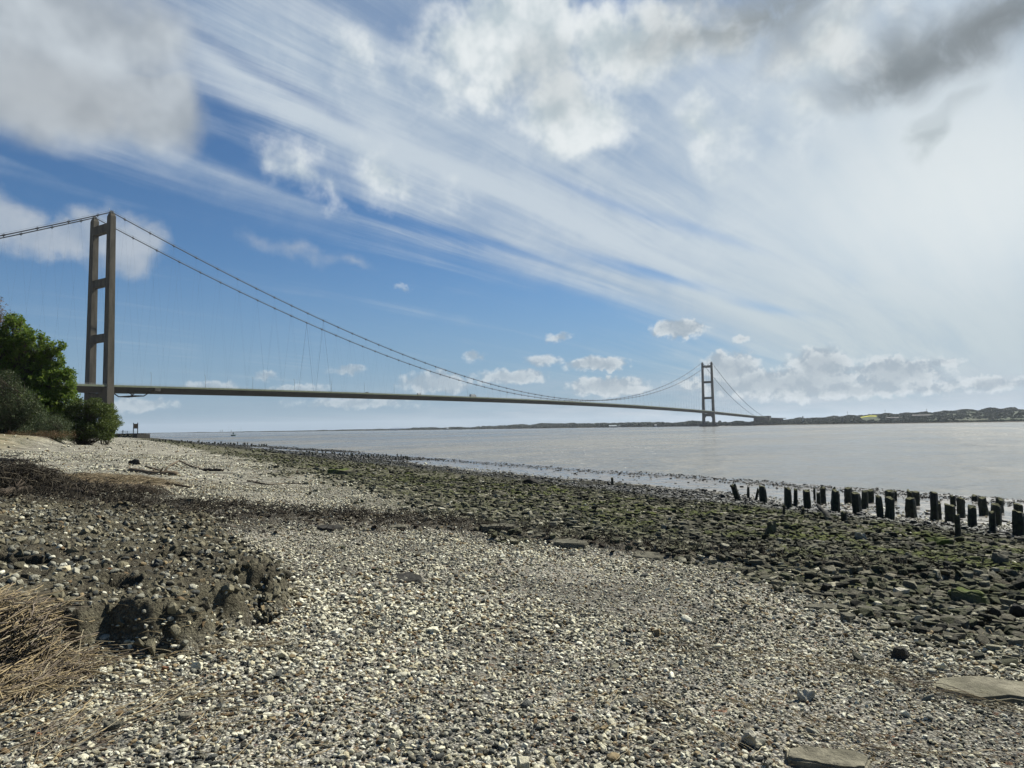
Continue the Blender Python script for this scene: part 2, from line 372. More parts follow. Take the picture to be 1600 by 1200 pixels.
GNC = {}
def scatter_group(sources):
    col = bpy.data.collections.new('source_shapes')
    for o in sources: col.objects.link(o)
    g = bpy.data.node_groups.new('scatter', 'GeometryNodeTree')
    g.interface.new_socket(name='Geometry', in_out='INPUT', socket_type='NodeSocketGeometry')
    g.interface.new_socket(name='Geometry', in_out='OUTPUT', socket_type='NodeSocketGeometry')
    n = g.nodes; l = g.links
    gi = n.new('NodeGroupInput'); go = n.new('NodeGroupOutput')
    ci = n.new('GeometryNodeCollectionInfo'); ci.inputs['Collection'].default_value = col
    ci.inputs['Separate Children'].default_value = True; ci.inputs['Reset Children'].default_value = True
    ip = n.new('GeometryNodeInstanceOnPoints'); ip.inputs['Pick Instance'].default_value = True
    def na(name, typ):
        a = n.new('GeometryNodeInputNamedAttribute'); a.data_type = typ; a.inputs['Name'].default_value = name; return a.outputs[0]
    l.new(gi.outputs[0], ip.inputs['Points']); l.new(ci.outputs[0], ip.inputs['Instance'])
    l.new(na('idx', 'INT'), ip.inputs['Instance Index'])
    l.new(na('rot', 'FLOAT_VECTOR'), ip.inputs['Rotation']); l.new(na('scl', 'FLOAT_VECTOR'), ip.inputs['Scale'])
    l.new(ip.outputs[0], go.inputs[0])
    return g
def scatter(name, sources, pts, rot, scl, idx, col, label, cat, parent=None):
    pts = np.asarray(pts, np.float32); n = len(pts)
    me = bpy.data.meshes.new(name); me.vertices.add(n); me.vertices.foreach_set('co', pts.ravel())
    for nm, ty, a in (('rot', 'FLOAT_VECTOR', rot), ('scl', 'FLOAT_VECTOR', scl), ('col', 'FLOAT_VECTOR', col)):
        at = me.attributes.new(nm, ty, 'POINT'); at.data.foreach_set('vector', np.asarray(a, np.float32).ravel())
    at = me.attributes.new('idx', 'INT', 'POINT'); at.data.foreach_set('value', np.asarray(idx, np.int32))
    me.update()
    o = bpy.data.objects.new(name, me); C.objects.link(o)
    key = tuple(s.name for s in sources)
    if key not in GNC: GNC[key] = scatter_group(sources)
    md = o.modifiers.new('scatter', 'NODES'); md.node_group = GNC[key]
    tag(o, label, cat, kind='stuff')
    if parent: o.parent = parent
    return o
def src(name, me):  # a shape that only serves as a source for scattering: never linked to the scene
    return bpy.data.objects.new(name, me)

# ------------------------------------------------------------------ materials
def stone_cols(t, f, dark=1.0):
    st = [(0.0, (.56, .53, .45)), (.16, (.46, .43, .36)), (.30, (.62, .60, .54)), (.42, (.24, .235, .215)), (.54, (.33, .32, .29)), (.64, (.11, .115, .12)),
          (.73, (.30, .235, .155)), (.80, (.17, .16, .145)), (.88, (.20, .14, .09)), (.93, (.50, .45, .34)), (.98, (.27, .13, .075))]
    return t.ramp(f, [(p, tuple(c*dark for c in cc)) for p, cc in st], 'CONSTANT')
def b_ground(t, p, out):
    pos = t.node('ShaderNodeNewGeometry').outputs['Position']
    px = t.vm('MULTIPLY', pos, (1, 1, 1))
    rock = t.attr('rock'); wr = t.attr('wrack'); shelf = t.attr('shelf'); mud = t.attr('mud'); land = t.attr('land'); straw = t.attr('straw'); far = t.attr('far')
    # fine gravel
    v1 = t.node('ShaderNodeTexVoronoi', None, Vector=px, Scale=62.0); v2 = t.node('ShaderNodeTexVoronoi', None, Vector=px, Scale=24.0); v3 = t.node('ShaderNodeTexVoronoi', None, Vector=px, Scale=7.0)
    c1 = stone_cols(t, t.xyz(v1.outputs['Color'])[0], .68); c2 = stone_cols(t, t.xyz(v2.outputs['Color'])[0], .72); c3 = stone_cols(t, t.xyz(v3.outputs['Color'])[1], .78)
    gap1 = t.mapr(v1.outputs['Distance'], .35, .75, 1.0, .35)
    g = t.mix(t.mapr(t.noise(px, 9, 3), .42, .6, 0, .8), c1, c2)
    g = t.mix(t.m('MULTIPLY', far, .8), g, t.mix(t.mapr(t.noise(px, 2.5, 3), .4, .6), c3, (.36, .345, .28)))
    g = t.mix(1.0, g, t.comb(gap1, gap1, gap1), 'MULTIPLY')
    patch = t.mapr(t.noise(px, .55, 4, .6), .38, .62, .55, 1.08)
    g = t.mix(1.0, g, t.comb(patch, patch, t.m('MULTIPLY', patch, .96)), 'MULTIPLY')
    # rubble ground
    n4 = t.noise(px, 3.0, 5, .65); n5 = t.noise(px, .6, 4, .6)
    rv = t.node('ShaderNodeTexVoronoi', None, Vector=px, Scale=9.0)
    rc = t.ramp(t.xyz(rv.outputs['Color'])[0], [(0, (.05, .048, .034)), (.3, (.09, .083, .06)), (.6, (.06, .065, .03)), (.8, (.16, .145, .11)), (.93, (.28, .26, .2))], 'CONSTANT')
    alg = t.m('MULTIPLY', t.mapr(n5, .42, .62), t.mapr(n4, .4, .62))
    rc = t.mix(t.m('MULTIPLY', alg, .75), rc, (.06, .068, .018))
    wetdark = t.attr('wetdark')
    rc = t.mix(t.m('MULTIPLY', wetdark, .8), rc, (.014, .014, .011))
    col = t.mix(rock, g, rc)
    wc = t.mix(t.mapr(t.noise(px, 40, 4, .7), .35, .65), (.020, .018, .014), (.066, .057, .041))
    col = t.mix(t.m('MULTIPLY', wr, t.mapr(t.noise(px, 6, 4, .65), .38, .55, .35, 1.0)), col, wc)
    sc = t.mix(t.mapr(t.noise(px, 5, 5, .7), .35, .65), (.078, .072, .048), (.17, .156, .106))
    sc = t.mix(t.mapr(t.noise(px, 60, 3, .7), .40, .62, 0, .7), sc, (.05, .042, .03))
    sc = t.mix(t.mapr(t.noise(px, 1.1, 4, .6), .48, .62, 0, .55), sc, (.05, .043, .033))
    col = t.mix(shelf, col, sc)
    stc = t.mix(t.mapr(t.noise(px, 14, 4, .7), .4, .6), (.21, .15, .085), (.34, .26, .16))
    col = t.mix(straw, col, stc)
    mc = t.mix(t.mapr(t.noise(px, 1.2, 5, .6), .35, .65), (.085, .078, .068), (.15, .14, .125))
    bar = t.attr('bar')
    mc = t.mix(t.m('MULTIPLY', bar, t.mapr(t.noise(px, 12, 4, .7), .40, .58)), mc, (.022, .019, .015))
    col = t.mix(mud, col, mc)
    lc = t.mix(t.mapr(t.noise(px, .8, 5, .7), .4, .6), (.07, .065, .03), (.24, .20, .13))
    col = t.mix(land, col, lc)
    t.l.new(col, p.inputs['Base Color'])
    rgh = t.mix(mud, (.9, .9, .9), t.comb(t.mapr(t.noise(px, .8, 4), .35, .6, .12, .4), 0, 0))
    rr = t.m('MULTIPLY', t.xyz(rgh)[0], 1.0); t.l.new(t.m('ADD', t.m('MULTIPLY', mud, .42), .07), p.inputs['Specular IOR Level'])
    t.l.new(rr, p.inputs['Roughness'])
    h = t.m('MULTIPLY', v1.outputs['Distance'], -.012)
    h = t.m('ADD', h, t.m('MULTIPLY', v2.outputs['Distance'], -.02))
    h = t.m('ADD', h, t.m('MULTIPLY', t.m('MULTIPLY', rv.outputs['Distance'], -.09), rock))
    h = t.m('ADD', h, t.m('MULTIPLY', t.noise(px, 30, 4, .7), .018)); h = t.m('ADD', h, t.m('MULTIPLY', t.m('MULTIPLY', t.noise(px, 9, 6, .75), .10), shelf))
    h = t.m('MULTIPLY', h, t.m('SUBTRACT', 1.0, t.m('MULTIPLY', mud, .93)))
    t.l.new(t.bump(h, 1.0, 1.0), p.inputs['Normal'])
MG = material('shore_ground', b_ground)

def b_stone(kind):
    def b(t, p, out):
        tc = t.node('ShaderNodeTexCoord').outputs['Object']
        if kind == 'pebble':
            c = t.attr('col', 'INSTANCER', 0)
            n = t.noise(tc, 3.0, 4, .6)
            c = t.mix(t.mapr(n, .35, .65, 0, .45), c, t.mix(1.0, c, (.62, .58, .5), 'MULTIPLY'))
            t.l.new(c, p.inputs['Base Color']); t.l.new(t.bump(n, .35, .15), p.inputs['Normal']); p.inputs['Roughness'].default_value = .75
        else:
            c = t.attr('col', 'INSTANCER', 0) if kind == 'rubble' else None
            rnd = t.node('ShaderNodeObjectInfo').outputs['Random']
            if c is None:
                c = t.ramp(rnd, [(0, (.085, .083, .068)), (.25, (.05, .052, .036)), (.5, (.13, .125, .10)), (.7, (.065, .065, .052)), (.88, (.19, .18, .145))], 'CONSTANT')
            wp = t.node('ShaderNodeNewGeometry').outputs
            nz = t.xyz(wp['Normal'])[2]; pos = wp['Position']
            n = t.noise(pos, 6.0, 5, .65); n2 = t.noise(pos, .7, 4, .6)
            c = t.mix(t.mapr(n, .35, .65, 0, .6), c, t.mix(1.0, c, (.45, .45, .42), 'MULTIPLY'))
            sx = t.xyz(pos); s_ = t.m('SUBTRACT', 33.4, t.m('DIVIDE', t.m('ADD', sx[0], t.m('MULTIPLY', sx[1], .58)), 1.156))
            zone = t.m('MULTIPLY', t.mapr(s_, 27, 22.0), t.mapr(s_, 12.5, 16.5))
            gm = t.m('MULTIPLY', t.mapr(n2, .46, .60), t.mapr(t.m('ADD', t.m('MULTIPLY', n, .6), nz), .65, 1.1))
            gm = t.m('MULTIPLY', t.m('MULTIPLY', gm, zone), .92)
            c = t.mix(gm, c, t.mix(t.mapr(n, .4, .6), (.050, .060, .014), (.098, .112, .028)))
            blk = t.m('MULTIPLY', t.mapr(s_, 18.0, 13.5), .85)
            c = t.mix(blk, c, (.016, .016, .012)); t.l.new(t.mapr(blk, .2, .8, .85, .45), p.inputs['Roughness']); t.l.new(t.mapr(blk, .2, .8, .08, .35), p.inputs['Specular IOR Level'])
            t.l.new(c, p.inputs['Base Color'])
            t.l.new(t.bump(t.noise(tc, 5, 6, .7), .6, .12), p.inputs['Normal'])
    return b
MPEB = material('pebble_stone', b_stone('pebble')); MRUB = material('rubble_stone', b_stone('rubble')); MROCK = material('shore_rock', b_stone('rock'))
def b_slab(base, green=0.0, dark=.6):
    def b(t, p, out):
        pos = t.node('ShaderNodeNewGeometry').outputs['Position']
        n = t.noise(pos, 4, 6, .65); n2 = t.noise(pos, 45, 4, .7); n3 = t.noise(pos, 1.6, 4, .6)
        c = t.mix(t.mapr(n, .35, .65), base, tuple(v*dark for v in base))
        c = t.mix(t.mapr(n2, .52, .7, 0, .6), c, tuple(v*.35 for v in base))
        c = t.mix(t.m('MULTIPLY', t.mapr(n3, .42, .6), green), c, (.07, .09, .02))
        t.l.new(c, p.inputs['Base Color'])
        t.l.new(t.bump(t.m('ADD', n2, t.m('MULTIPLY', n, 2)), .7, .02), p.inputs['Normal'])
    return b
MSLAB = material('slab_stone', b_slab((.215, .198, .145), .08, .45)); MSLABD = material('flush_slab_stone', b_slab((.125, .118, .088))); MDARK = material('dark_boulder', b_slab((.05, .048, .042)))
MMOSS = material('mossy_block', b_slab((.13, .124, .085), .9)); MWHITE = material('chalk_block', b_slab((.45, .42, .33)))
def b_twig(t, p, out):
    c = t.attr('col', 'INSTANCER', 0); tc = t.node('ShaderNodeTexCoord').outputs['Object']
    c = t.mix(t.mapr(t.noise(tc, 7, 3), .4, .6, 0, .5), c, t.mix(1.0, c, (.5, .48, .45), 'MULTIPLY'))
    t.l.new(c, p.inputs['Base Color']); p.inputs['Roughness'].default_value = .7
MTWIG = material('dry_stalk', b_twig)
def b_wood(base, sc=1.0, rough=.8):
    def b(t, p, out):
        tc = t.node('ShaderNodeTexCoord').outputs['Object']
        n = t.noise(t.vm('MULTIPLY', tc, (9*sc, 9*sc, 1.2*sc)), 2.0, 6, .7); n2 = t.noise(tc, 3*sc, 4, .6)
        c = t.mix(t.mapr(n, .38, .62), tuple(v*.45 for v in base), base)
        c = t.mix(t.mapr(n2, .48, .64, 0, .6), c, tuple(v*.6 for v in base))
        t.l.new(c, p.inputs['Base Color']); p.inputs['Roughness'].default_value = rough
        t.l.new(t.bump(n, .9, .03), p.inputs['Normal'])
    return b

def b_post(t, p, out):
    tc = t.node('ShaderNodeTexCoord').outputs['Object']
    n = t.noise(t.vm('MULTIPLY', tc, (30, 30, 3)), 1.0, 6, .7); n2 = t.noise(tc, 9, 5, .65)
    z = t.m('ADD', t.xyz(tc)[2], t.m('MULTIPLY', t.m('SUBTRACT', n2, .5), .6))
    c = t.mix(t.mapr(n, .36, .62), (.018, .016, .011), (.060, .053, .037))
    c = t.mix(t.mapr(z, .75, .35, 0, .85), c, t.mix(t.mapr(n2, .42, .58), (.010, .011, .006), (.030, .036, .012)))
    t.l.new(c, p.inputs['Base Color']); p.inputs['Roughness'].default_value = .55; p.inputs['Specular IOR Level'].default_value = .3
    t.l.new(t.bump(t.m('ADD', n, t.m('MULTIPLY', n2, .7)), 1.0, .04), p.inputs['Normal'])
MPOST = material('wet_timber', b_post)
MDRIFT = material('driftwood', b_wood((.16, .125, .085), 2.5)); MDRIFTD = material('dark_driftwood', b_wood((.075, .06, .045), 2.5))
MBARK = material('bark', b_wood((.085, .07, .05), 1.0))
def b_posttop(t, p, out):
    pos = t.node('ShaderNodeNewGeometry').outputs['Position']; n = t.noise(pos, 14, 5, .7)
    t.l.new(t.mix(t.mapr(n, .4, .6), (.03, .035, .015), (.13, .125, .07)), p.inputs['Base Color'])
    t.l.new(t.bump(n, .8, .05), p.inputs['Normal'])
MPTOP = material('timber_top', b_posttop)
def b_leaf(c1, c2, c3, trans=.35):
    def b(t, p, out):
        pos = t.node('ShaderNodeNewGeometry').outputs['Position']
        rp = t.node('ShaderNodeNewGeometry').outputs['Random Per Island']
        n = t.noise(pos, .45, 3, .6)
        c = t.mix(t.mapr(n, .4, .6), c1, c2); c = t.mix(t.mapr(rp, .55, .95, 0, .8), c, c3)
        t.l.new(c, p.inputs['Base Color']); p.inputs['Roughness'].default_value = .6; p.inputs['Specular IOR Level'].default_value = .12
        tr = t.node('ShaderNodeBsdfTranslucent', None, Color=c); mx = t.node('ShaderNodeMixShader', None, i0=trans, i1=p.outputs[0], i2=tr.outputs[0])
        t.l.new(mx.outputs[0], out.inputs[0])
    return b
ML_BRIGHT = material('bright_leaves', b_leaf((.070, .120, .018), (.10, .16, .024), (.16, .20, .036), .45))
ML_DARK = material('dark_leaves', b_leaf((.045, .065, .017), (.065, .09, .02), (.09, .11, .028), .3))
ML_MID = material('mid_leaves', b_leaf((.07, .105, .022), (.09, .12, .028), (.12, .14, .04), .35))
ML_GREY = material('grey_twigs', b_leaf((.042, .062, .027), (.06, .08, .034), (.10, .108, .058), .2))
ML_RUST = material('rusty_buds', b_leaf((.10, .062, .035), (.13, .075, .04), (.08, .08, .03), .3))
ML_FAR = material('far_woods', b_leaf((.026, .040, .018), (.036, .050, .022), (.042, .054, .024), .1))
ML_FAR2 = material('far_woods_light', b_leaf((.036, .050, .02), (.042, .056, .024), (.048, .06, .026), .1))
def b_conc(base, stain=.6, sc=.12):
    def b(t, p, out):
        tc = t.node('ShaderNodeTexCoord').outputs['Object']
        n = t.noise(t.vm('MULTIPLY', tc, (1, 1, .18)), sc*3, 5, .6); n2 = t.noise(tc, sc*12, 4, .6)
        c = t.mix(t.mapr(n, .38, .66), base, tuple(v*stain for v in base)); c = t.mix(t.mapr(n2, .45, .7, 0, .35), c, tuple(v*.6 for v in base))
        z = t.xyz(tc)[2]; lift = t.m('PINGPONG', z, 1.5); c = t.mix(t.mapr(lift, .0, .12, .35, 0), c, tuple(v*.5 for v in base))
        t.l.new(c, p.inputs['Base Color'])
    return b
MCONC = material('tower_concrete', b_conc((.088, .079, .060))); MCONCD = material('weathered_concrete', b_conc((.22, .20, .16)))
MPIER = material('pier_concrete', b_conc((.07, .066, .055)))
def plain(name, c, rough=.6, metal=0.0, var=.25, sc=1.5):
    def b(t, p, out):
        tc = t.node('ShaderNodeTexCoord').outputs['Object']; n = t.noise(tc, sc, 4, .6)
        t.l.new(t.mix(t.mapr(n, .35, .65, 0, var*2), c, tuple(v*.6 for v in c)), p.inputs['Base Color'])
        p.inputs['Roughness'].default_value = rough; p.inputs['Metallic'].default_value = metal
    return material(name, b)
MDECK = plain('deck_steel', (.055, .055, .045)); MWALK = plain('walkway_paint', (.17, .19, .125), sc=.4); MRAIL = plain('rail_steel', (.30, .31, .27)); MCABLE = plain('cable_steel', (.045, .05, .055), .5, .1)
MROAD = plain('road_asphalt', (.05, .05, .05), .9)

# ------------------------------------------------------------------ terrain sheet (finest close to the beach in view)
def build_ground():
    th = np.concatenate([np.arange(-180, -52, 4.0), np.arange(-52, 52, .11), np.arange(52, 180, 4.0)])
    r = np.concatenate([[.02, .6, 1.2, 1.8], np.exp(np.linspace(np.log(2.2), np.log(30), 620)), np.exp(np.linspace(np.log(30.3), np.log(400), 260)), np.exp(np.linspace(np.log(420), np.log(13000), 30))])
    T, Rr = np.meshgrid(np.radians(th), r, indexing='ij')
    x = Rr*np.sin(T); y = Rr*np.cos(T); z = terr(x, y)
    nt, nr = x.shape
    v = np.stack([x.ravel(), y.ravel(), z.ravel()], 1)
    i = np.arange(nt); j = np.arange(nr-1); I, J = np.meshgrid(i, j, indexing='ij'); I2 = (I+1) % nt
    f = np.stack([I*nr+J, I2*nr+J, I2*nr+J+1, I*nr+J+1], -1).reshape(-1, 4)[:, ::-1]
    s = s_of(x, y); rm = rock_mask(x, y); d = shelf_mask(x, y)
    mud = sstep(14, 11.5, s+(fbm(x*.5, y*.5, 70, 3)-.5)*3)*(1-rm)
    at = dict(rock=rm, wrack=wrack_mask(x, y), shelf=sstep(-.12, .05, d), mud=mud, land=sstep(38, 42, s)*sstep(30, 50, y)+sstep(44, 50, s), straw=straw_mask(x, y),
              far=sstep(12, 30, Rr), wetdark=sstep(18, 13.5, s), bar=bar_mask(x, y))
    o = npmesh('ground', v, f, MG, {k: np.clip(a, 0, 1).ravel() for k, a in at.items()})
    tag(o, kind='structure')
build_ground()

# ------------------------------------------------------------------ water
def b_water(t, p, out):
    pos = t.node('ShaderNodeNewGeometry').outputs['Position']
    q = t.map(pos, (0, 0, 0), (0, 0, radians(32)), (1, 1, 1))
    big = t.noise(t.vm('MULTIPLY', q, (.012, .0035, 1)), 1.0, 5, .6)
    med = t.noise(t.vm('MULTIPLY', q, (.09, .05, 1)), 1.0, 5, .65); fine = t.noise(t.vm('MULTIPLY', q, (.7, .4, 1)), 1.0, 4, .7)
    tt = t.m('ADD', t.m('MULTIPLY', big, .5), t.m('ADD', t.m('MULTIPLY', med, .3), t.m('MULTIPLY', fine, .2)))
    c = t.mix(t.mapr(tt, .40, .60), (.075, .065, .047), (.168, .151, .115))
    t.l.new(c, p.inputs['Base Color'])
    t.l.new(t.mapr(tt, .40, .60, .12, .30), p.inputs['Roughness']); p.inputs['IOR'].default_value = 1.33; p.inputs['Specular IOR Level'].default_value = .5
    w1 = t.noise(t.vm('MULTIPLY', q, (1.6, .8, 1)), 1.0, 3, .6); w2 = t.noise(t.vm('MULTIPLY', q, (.25, .10, 1)), 1.0, 4, .6); w3 = t.noise(t.vm('MULTIPLY', q, (5, 3, 1)), 1.0, 2, .5)
    calm = t.mapr(t.noise(t.vm('MULTIPLY', q, (.02, .006, 1)), 1.0, 4, .6), .40, .60, .2, 1.0)
    h = t.m('ADD', t.m('MULTIPLY', w1, .34), t.m('ADD', t.m('MULTIPLY', w2, 1.1), t.m('MULTIPLY', w3, .05)))
    h = t.m('MULTIPLY', h, calm)
    t.l.new(t.bump(h, 1.0, 1.0), p.inputs['Normal'])
MWATER = material('river_water', b_water)
w = MB(); w.add([(-12000, -12000, 0), (12000, -12000, 0), (12000, 12000, 0), (-12000, 12000, 0)], [(0, 1, 2, 3)])
tag(w.build('river', MWATER), kind='structure')

# ------------------------------------------------------------------ stone shapes
def pebble_mesh(k, mat):
    bm = bmesh.new(); bmesh.ops.create_icosphere(bm, subdivisions=2, radius=.5)
    rr = random.Random(k); ax = (1, rr.uniform(.62, .95), rr.uniform(.35, .62)); o = [rr.uniform(-9, 9) for _ in range(3)]
    from mathutils import noise
    for v in bm.verts:
        n = noise.noise(Vector(v.co)*2.2+Vector(o)); n2 = noise.noise(Vector(v.co)*5+Vector(o))
        v.co *= 1+.42*n+.12*n2; v.co.x *= ax[0]; v.co.y *= ax[1]; v.co.z *= ax[2]
    me = bpy.data.meshes.new('pebble'); bm.to_mesh(me); bm.free(); me.materials.append(mat)
    me.polygons.foreach_set('use_smooth', [True]*len(me.polygons)); return me
def rock_mesh(k, mat, flat=(.28, .6), sharp=True, sub=1):
    rr = random.Random(100+k); bm = bmesh.new(); hgt = rr.uniform(*flat)
    for i in range(15):
        a = rr.uniform(0, 2*pi); q = rr.choice((-1, 1)) if rr.random() < .75 else rr.uniform(-1, 1)
        rad = .5*rr.uniform(.75, 1.0)*(1 if abs(q) < .9 else rr.uniform(.6, .95))
        bm.verts.new((rad*cos(a), rad*sin(a)*rr.uniform(.6, .9), q*.5*hgt))
    r = bmesh.ops.convex_hull(bm, input=bm.verts)
    bmesh.ops.delete(bm, geom=[g for g in r['geom_interior'] if isinstance(g, bmesh.types.BMVert)], context='VERTS')
    bmesh.ops.dissolve_limit(bm, angle_limit=radians(12), verts=bm.verts, edges=bm.edges)
    bmesh.ops.bevel(bm, geom=list(bm.edges), offset=.022, segments=1, affect='EDGES', profile=.6)
    bmesh.ops.triangulate(bm, faces=bm.faces)
    if sub:
        bmesh.ops.subdivide_edges(bm, edges=bm.edges, cuts=sub, use_grid_fill=True)
    from mathutils import noise
    o = Vector((rr.uniform(-9, 9),)*3)
    for v in bm.verts: v.co *= 1+.09*noise.noise(v.co*3+o)+.04*noise.noise(v.co*9+o)
    me = bpy.data.meshes.new('rock'); bm.to_mesh(me); bm.free()
    if mat: me.materials.append(mat)
    return me
peb_src = [src('pebble_shape', pebble_mesh(k, MPEB)) for k in range(7)] + [src('pebble_shape', rock_mesh(50+k, MPEB, (.4, .7), sub=0)) for k in range(4)]
rub_src = [src('rubble_shape', rock_mesh(k, MRUB)) for k in range(9)]
rock_meshes = [rock_mesh(20+k, MROCK, sub=2) for k in range(12)]

PAL = np.array([(.60, .57, .49), (.50, .47, .40), (.66, .64, .59), (.25, .245, .225), (.34, .33, .30), (.12, .125, .13), (.32, .25, .165), (.18, .17, .15), (.22, .155, .10), (.54, .49, .38), (.24, .14, .09), (.40, .385, .35)])
PAL = PAL*np.array([.88, .885, .775]); PAL = PAL*np.clip(.62+PAL.mean(1, keepdims=True)*1.25, .70, 1.22)
PALW = np.array([.17, .12, .14, .11, .10, .11, .07, .08, .04, .06, .002, .04])
def palette(n, dark=1.0, w=None):
    i = rng.choice(len(PAL), n, p=(w if w is not None else PALW)/np.sum(w if w is not None else PALW))
    return PAL[i]*rng.uniform(.75, 1.12, (n, 1))*dark
def sample(n, rmin, rmax, amax=50, pw=1.0):
    u = rng.random(n); r = np.sqrt(rmin**2+(rmax**2-rmin**2)*u) if pw == 1 else rmin*(rmax/rmin)**u
    a = np.radians(rng.uniform(-amax, amax, n)); return r*np.sin(a), r*np.cos(a)

def gravel():
    P = []; SC = []
    for n, r0, r1, dmin, dmax, e in ((95000, 2.3, 6.5, .006, .044, 2.5), (95000, 6.5, 12, .010, .052, 2.1), (80000, 12, 24, .024, .07, 1.7), (36000, 24, 60, .05, .13, 1.3), (12000, 60, 180, .12, .25, 1.2)):
        x, y = sample(n, r0, r1); d = dmin+(dmax-dmin)*rng.random(n)**e
        rm = rock_mask(x, y); wm = wrack_mask(x, y); sh = sstep(-.1, .1, shelf_mask(x, y)); s = s_of(x, y); st = straw_mask(x, y)
        keep = rng.random(n) > np.clip(rm*.93+wm*.75+sh*.95+st*.7+sstep(38.5, 41, s)*.45*(r0 > 20)+sstep(.46, .6, fbm(x*.8, y*.8, 91, 3))*.22, 0, 1)
        keep &= s > 9
        P.append(np.stack([x, y], 1)[keep]); SC.append(d[keep])
    # a few larger cobbles
    n = 800; x, y = sample(n, 2.6, 14); keep = (rock_mask(x, y) < .5) & (shelf_mask(x, y) < -.05)
    P.append(np.stack([x, y], 1)[keep]); SC.append(rng.uniform(.05, .095, keep.sum()))
    P = np.concatenate(P); d = np.concatenate(SC); n = len(P)
    pt = fbm(P[:, 0]*.55+P[:, 1]*.2, P[:, 1]*.5, 95, 4); d = d*(.70+.42*sstep(.30, .70, pt))
    tone = (.84+.20*sstep(.34, .60, fbm(P[:, 0]*.7, P[:, 1]*.6, 96, 4)))[:, None]
    z = terr(P[:, 0], P[:, 1])+d*rng.uniform(.02, .30, n)
    rot = np.stack([rng.uniform(-.5, .5, n), rng.uniform(-.5, .5, n), rng.uniform(0, 6.28, n)], 1)
    scl = d[:, None]*rng.uniform(.75, 1.3, (n, 3))*np.array([1.1, 1, .85])
    scatter('gravel', peb_src, np.column_stack([P, z]), rot, scl, np.where(rng.random(n) < .35, rng.integers(7, 11, n), rng.integers(0, 11, n)), palette(n, .97)*tone, 'pale mixed pebbles and chalk shingle covering the upper beach', 'gravel')
gravel()
def shelf_stones():
    n = 34000; x, y = sample(n, 3.2, 17, 62); dd = shelf_mask(x, y); keep = (dd > -.02); x, y = x[keep], y[keep]; n = len(x)
    d = .016+.065*rng.random(n)**2.0; z = terr(x, y)+d*rng.uniform(-.15, .22, n)
    w = np.array([.02, .03, .015, .20, .20, .20, .06, .18, .05, .01, .004, .08])
    scatter('embedded_stones', peb_src, np.column_stack([x, y, z]), np.stack([rng.uniform(-.9, .9, n), rng.uniform(-.9, .9, n), rng.uniform(0, 6.28, n)], 1), d[:, None]*rng.uniform(.8, 1.2, (n, 3)),
            rng.integers(0, len(peb_src), n), palette(n, .9, w), 'grey stones embedded in the crusted earth shelf on the left', 'stones')
    n = 3600; x, y = sample(n, 3.4, 13, 62); k = shelf_mask(x, y) > -.03; x, y = x[k], y[k]; n = len(x); d = rng.uniform(.045, .095, n)
    scatter('embedded_stones', peb_src, np.column_stack([x, y, terr(x, y)+d*.1]), np.stack([rng.uniform(-.6, .6, n), rng.uniform(-.6, .6, n), rng.uniform(0, 6.28, n)], 1), d[:, None]*rng.uniform(.75, 1.2, (n, 3)), rng.integers(0, len(peb_src), n), palette(n, .85, w), 'larger grey cobbles half sunk into the earth shelf', 'stones')
    # crumbly clods of earth along the broken edge and over the crust
    n = 52000; x, y = sample(n, 3.2, 15, 62); dd = shelf_mask(x, y); keep = (dd > -.16) & (rng.random(n) < np.where(dd < .5, .95, .45)); x, y = x[keep], y[keep]; n = len(x)
    d = .014+.095*rng.random(n)**2.3; z = terr(x, y)+d*rng.uniform(-.2, .1, n)
    c = np.array([(.125, .114, .077), (.085, .078, .052), (.17, .155, .105), (.045, .041, .029)])[rng.integers(0, 4, n)]
    scatter('earth_clods', rub_src[:0]+[peb_src[i] for i in (7, 8, 9, 10)], np.column_stack([x, y, z]), rng.uniform(-1.2, 1.2, (n, 3))*np.array([1, 1, 3]), d[:, None]*rng.uniform(.8, 1.5, (n, 3)),
            rng.integers(0, 4, n), c, 'crumbling brown earth clods on the eroded shelf', 'earth')
shelf_stones()

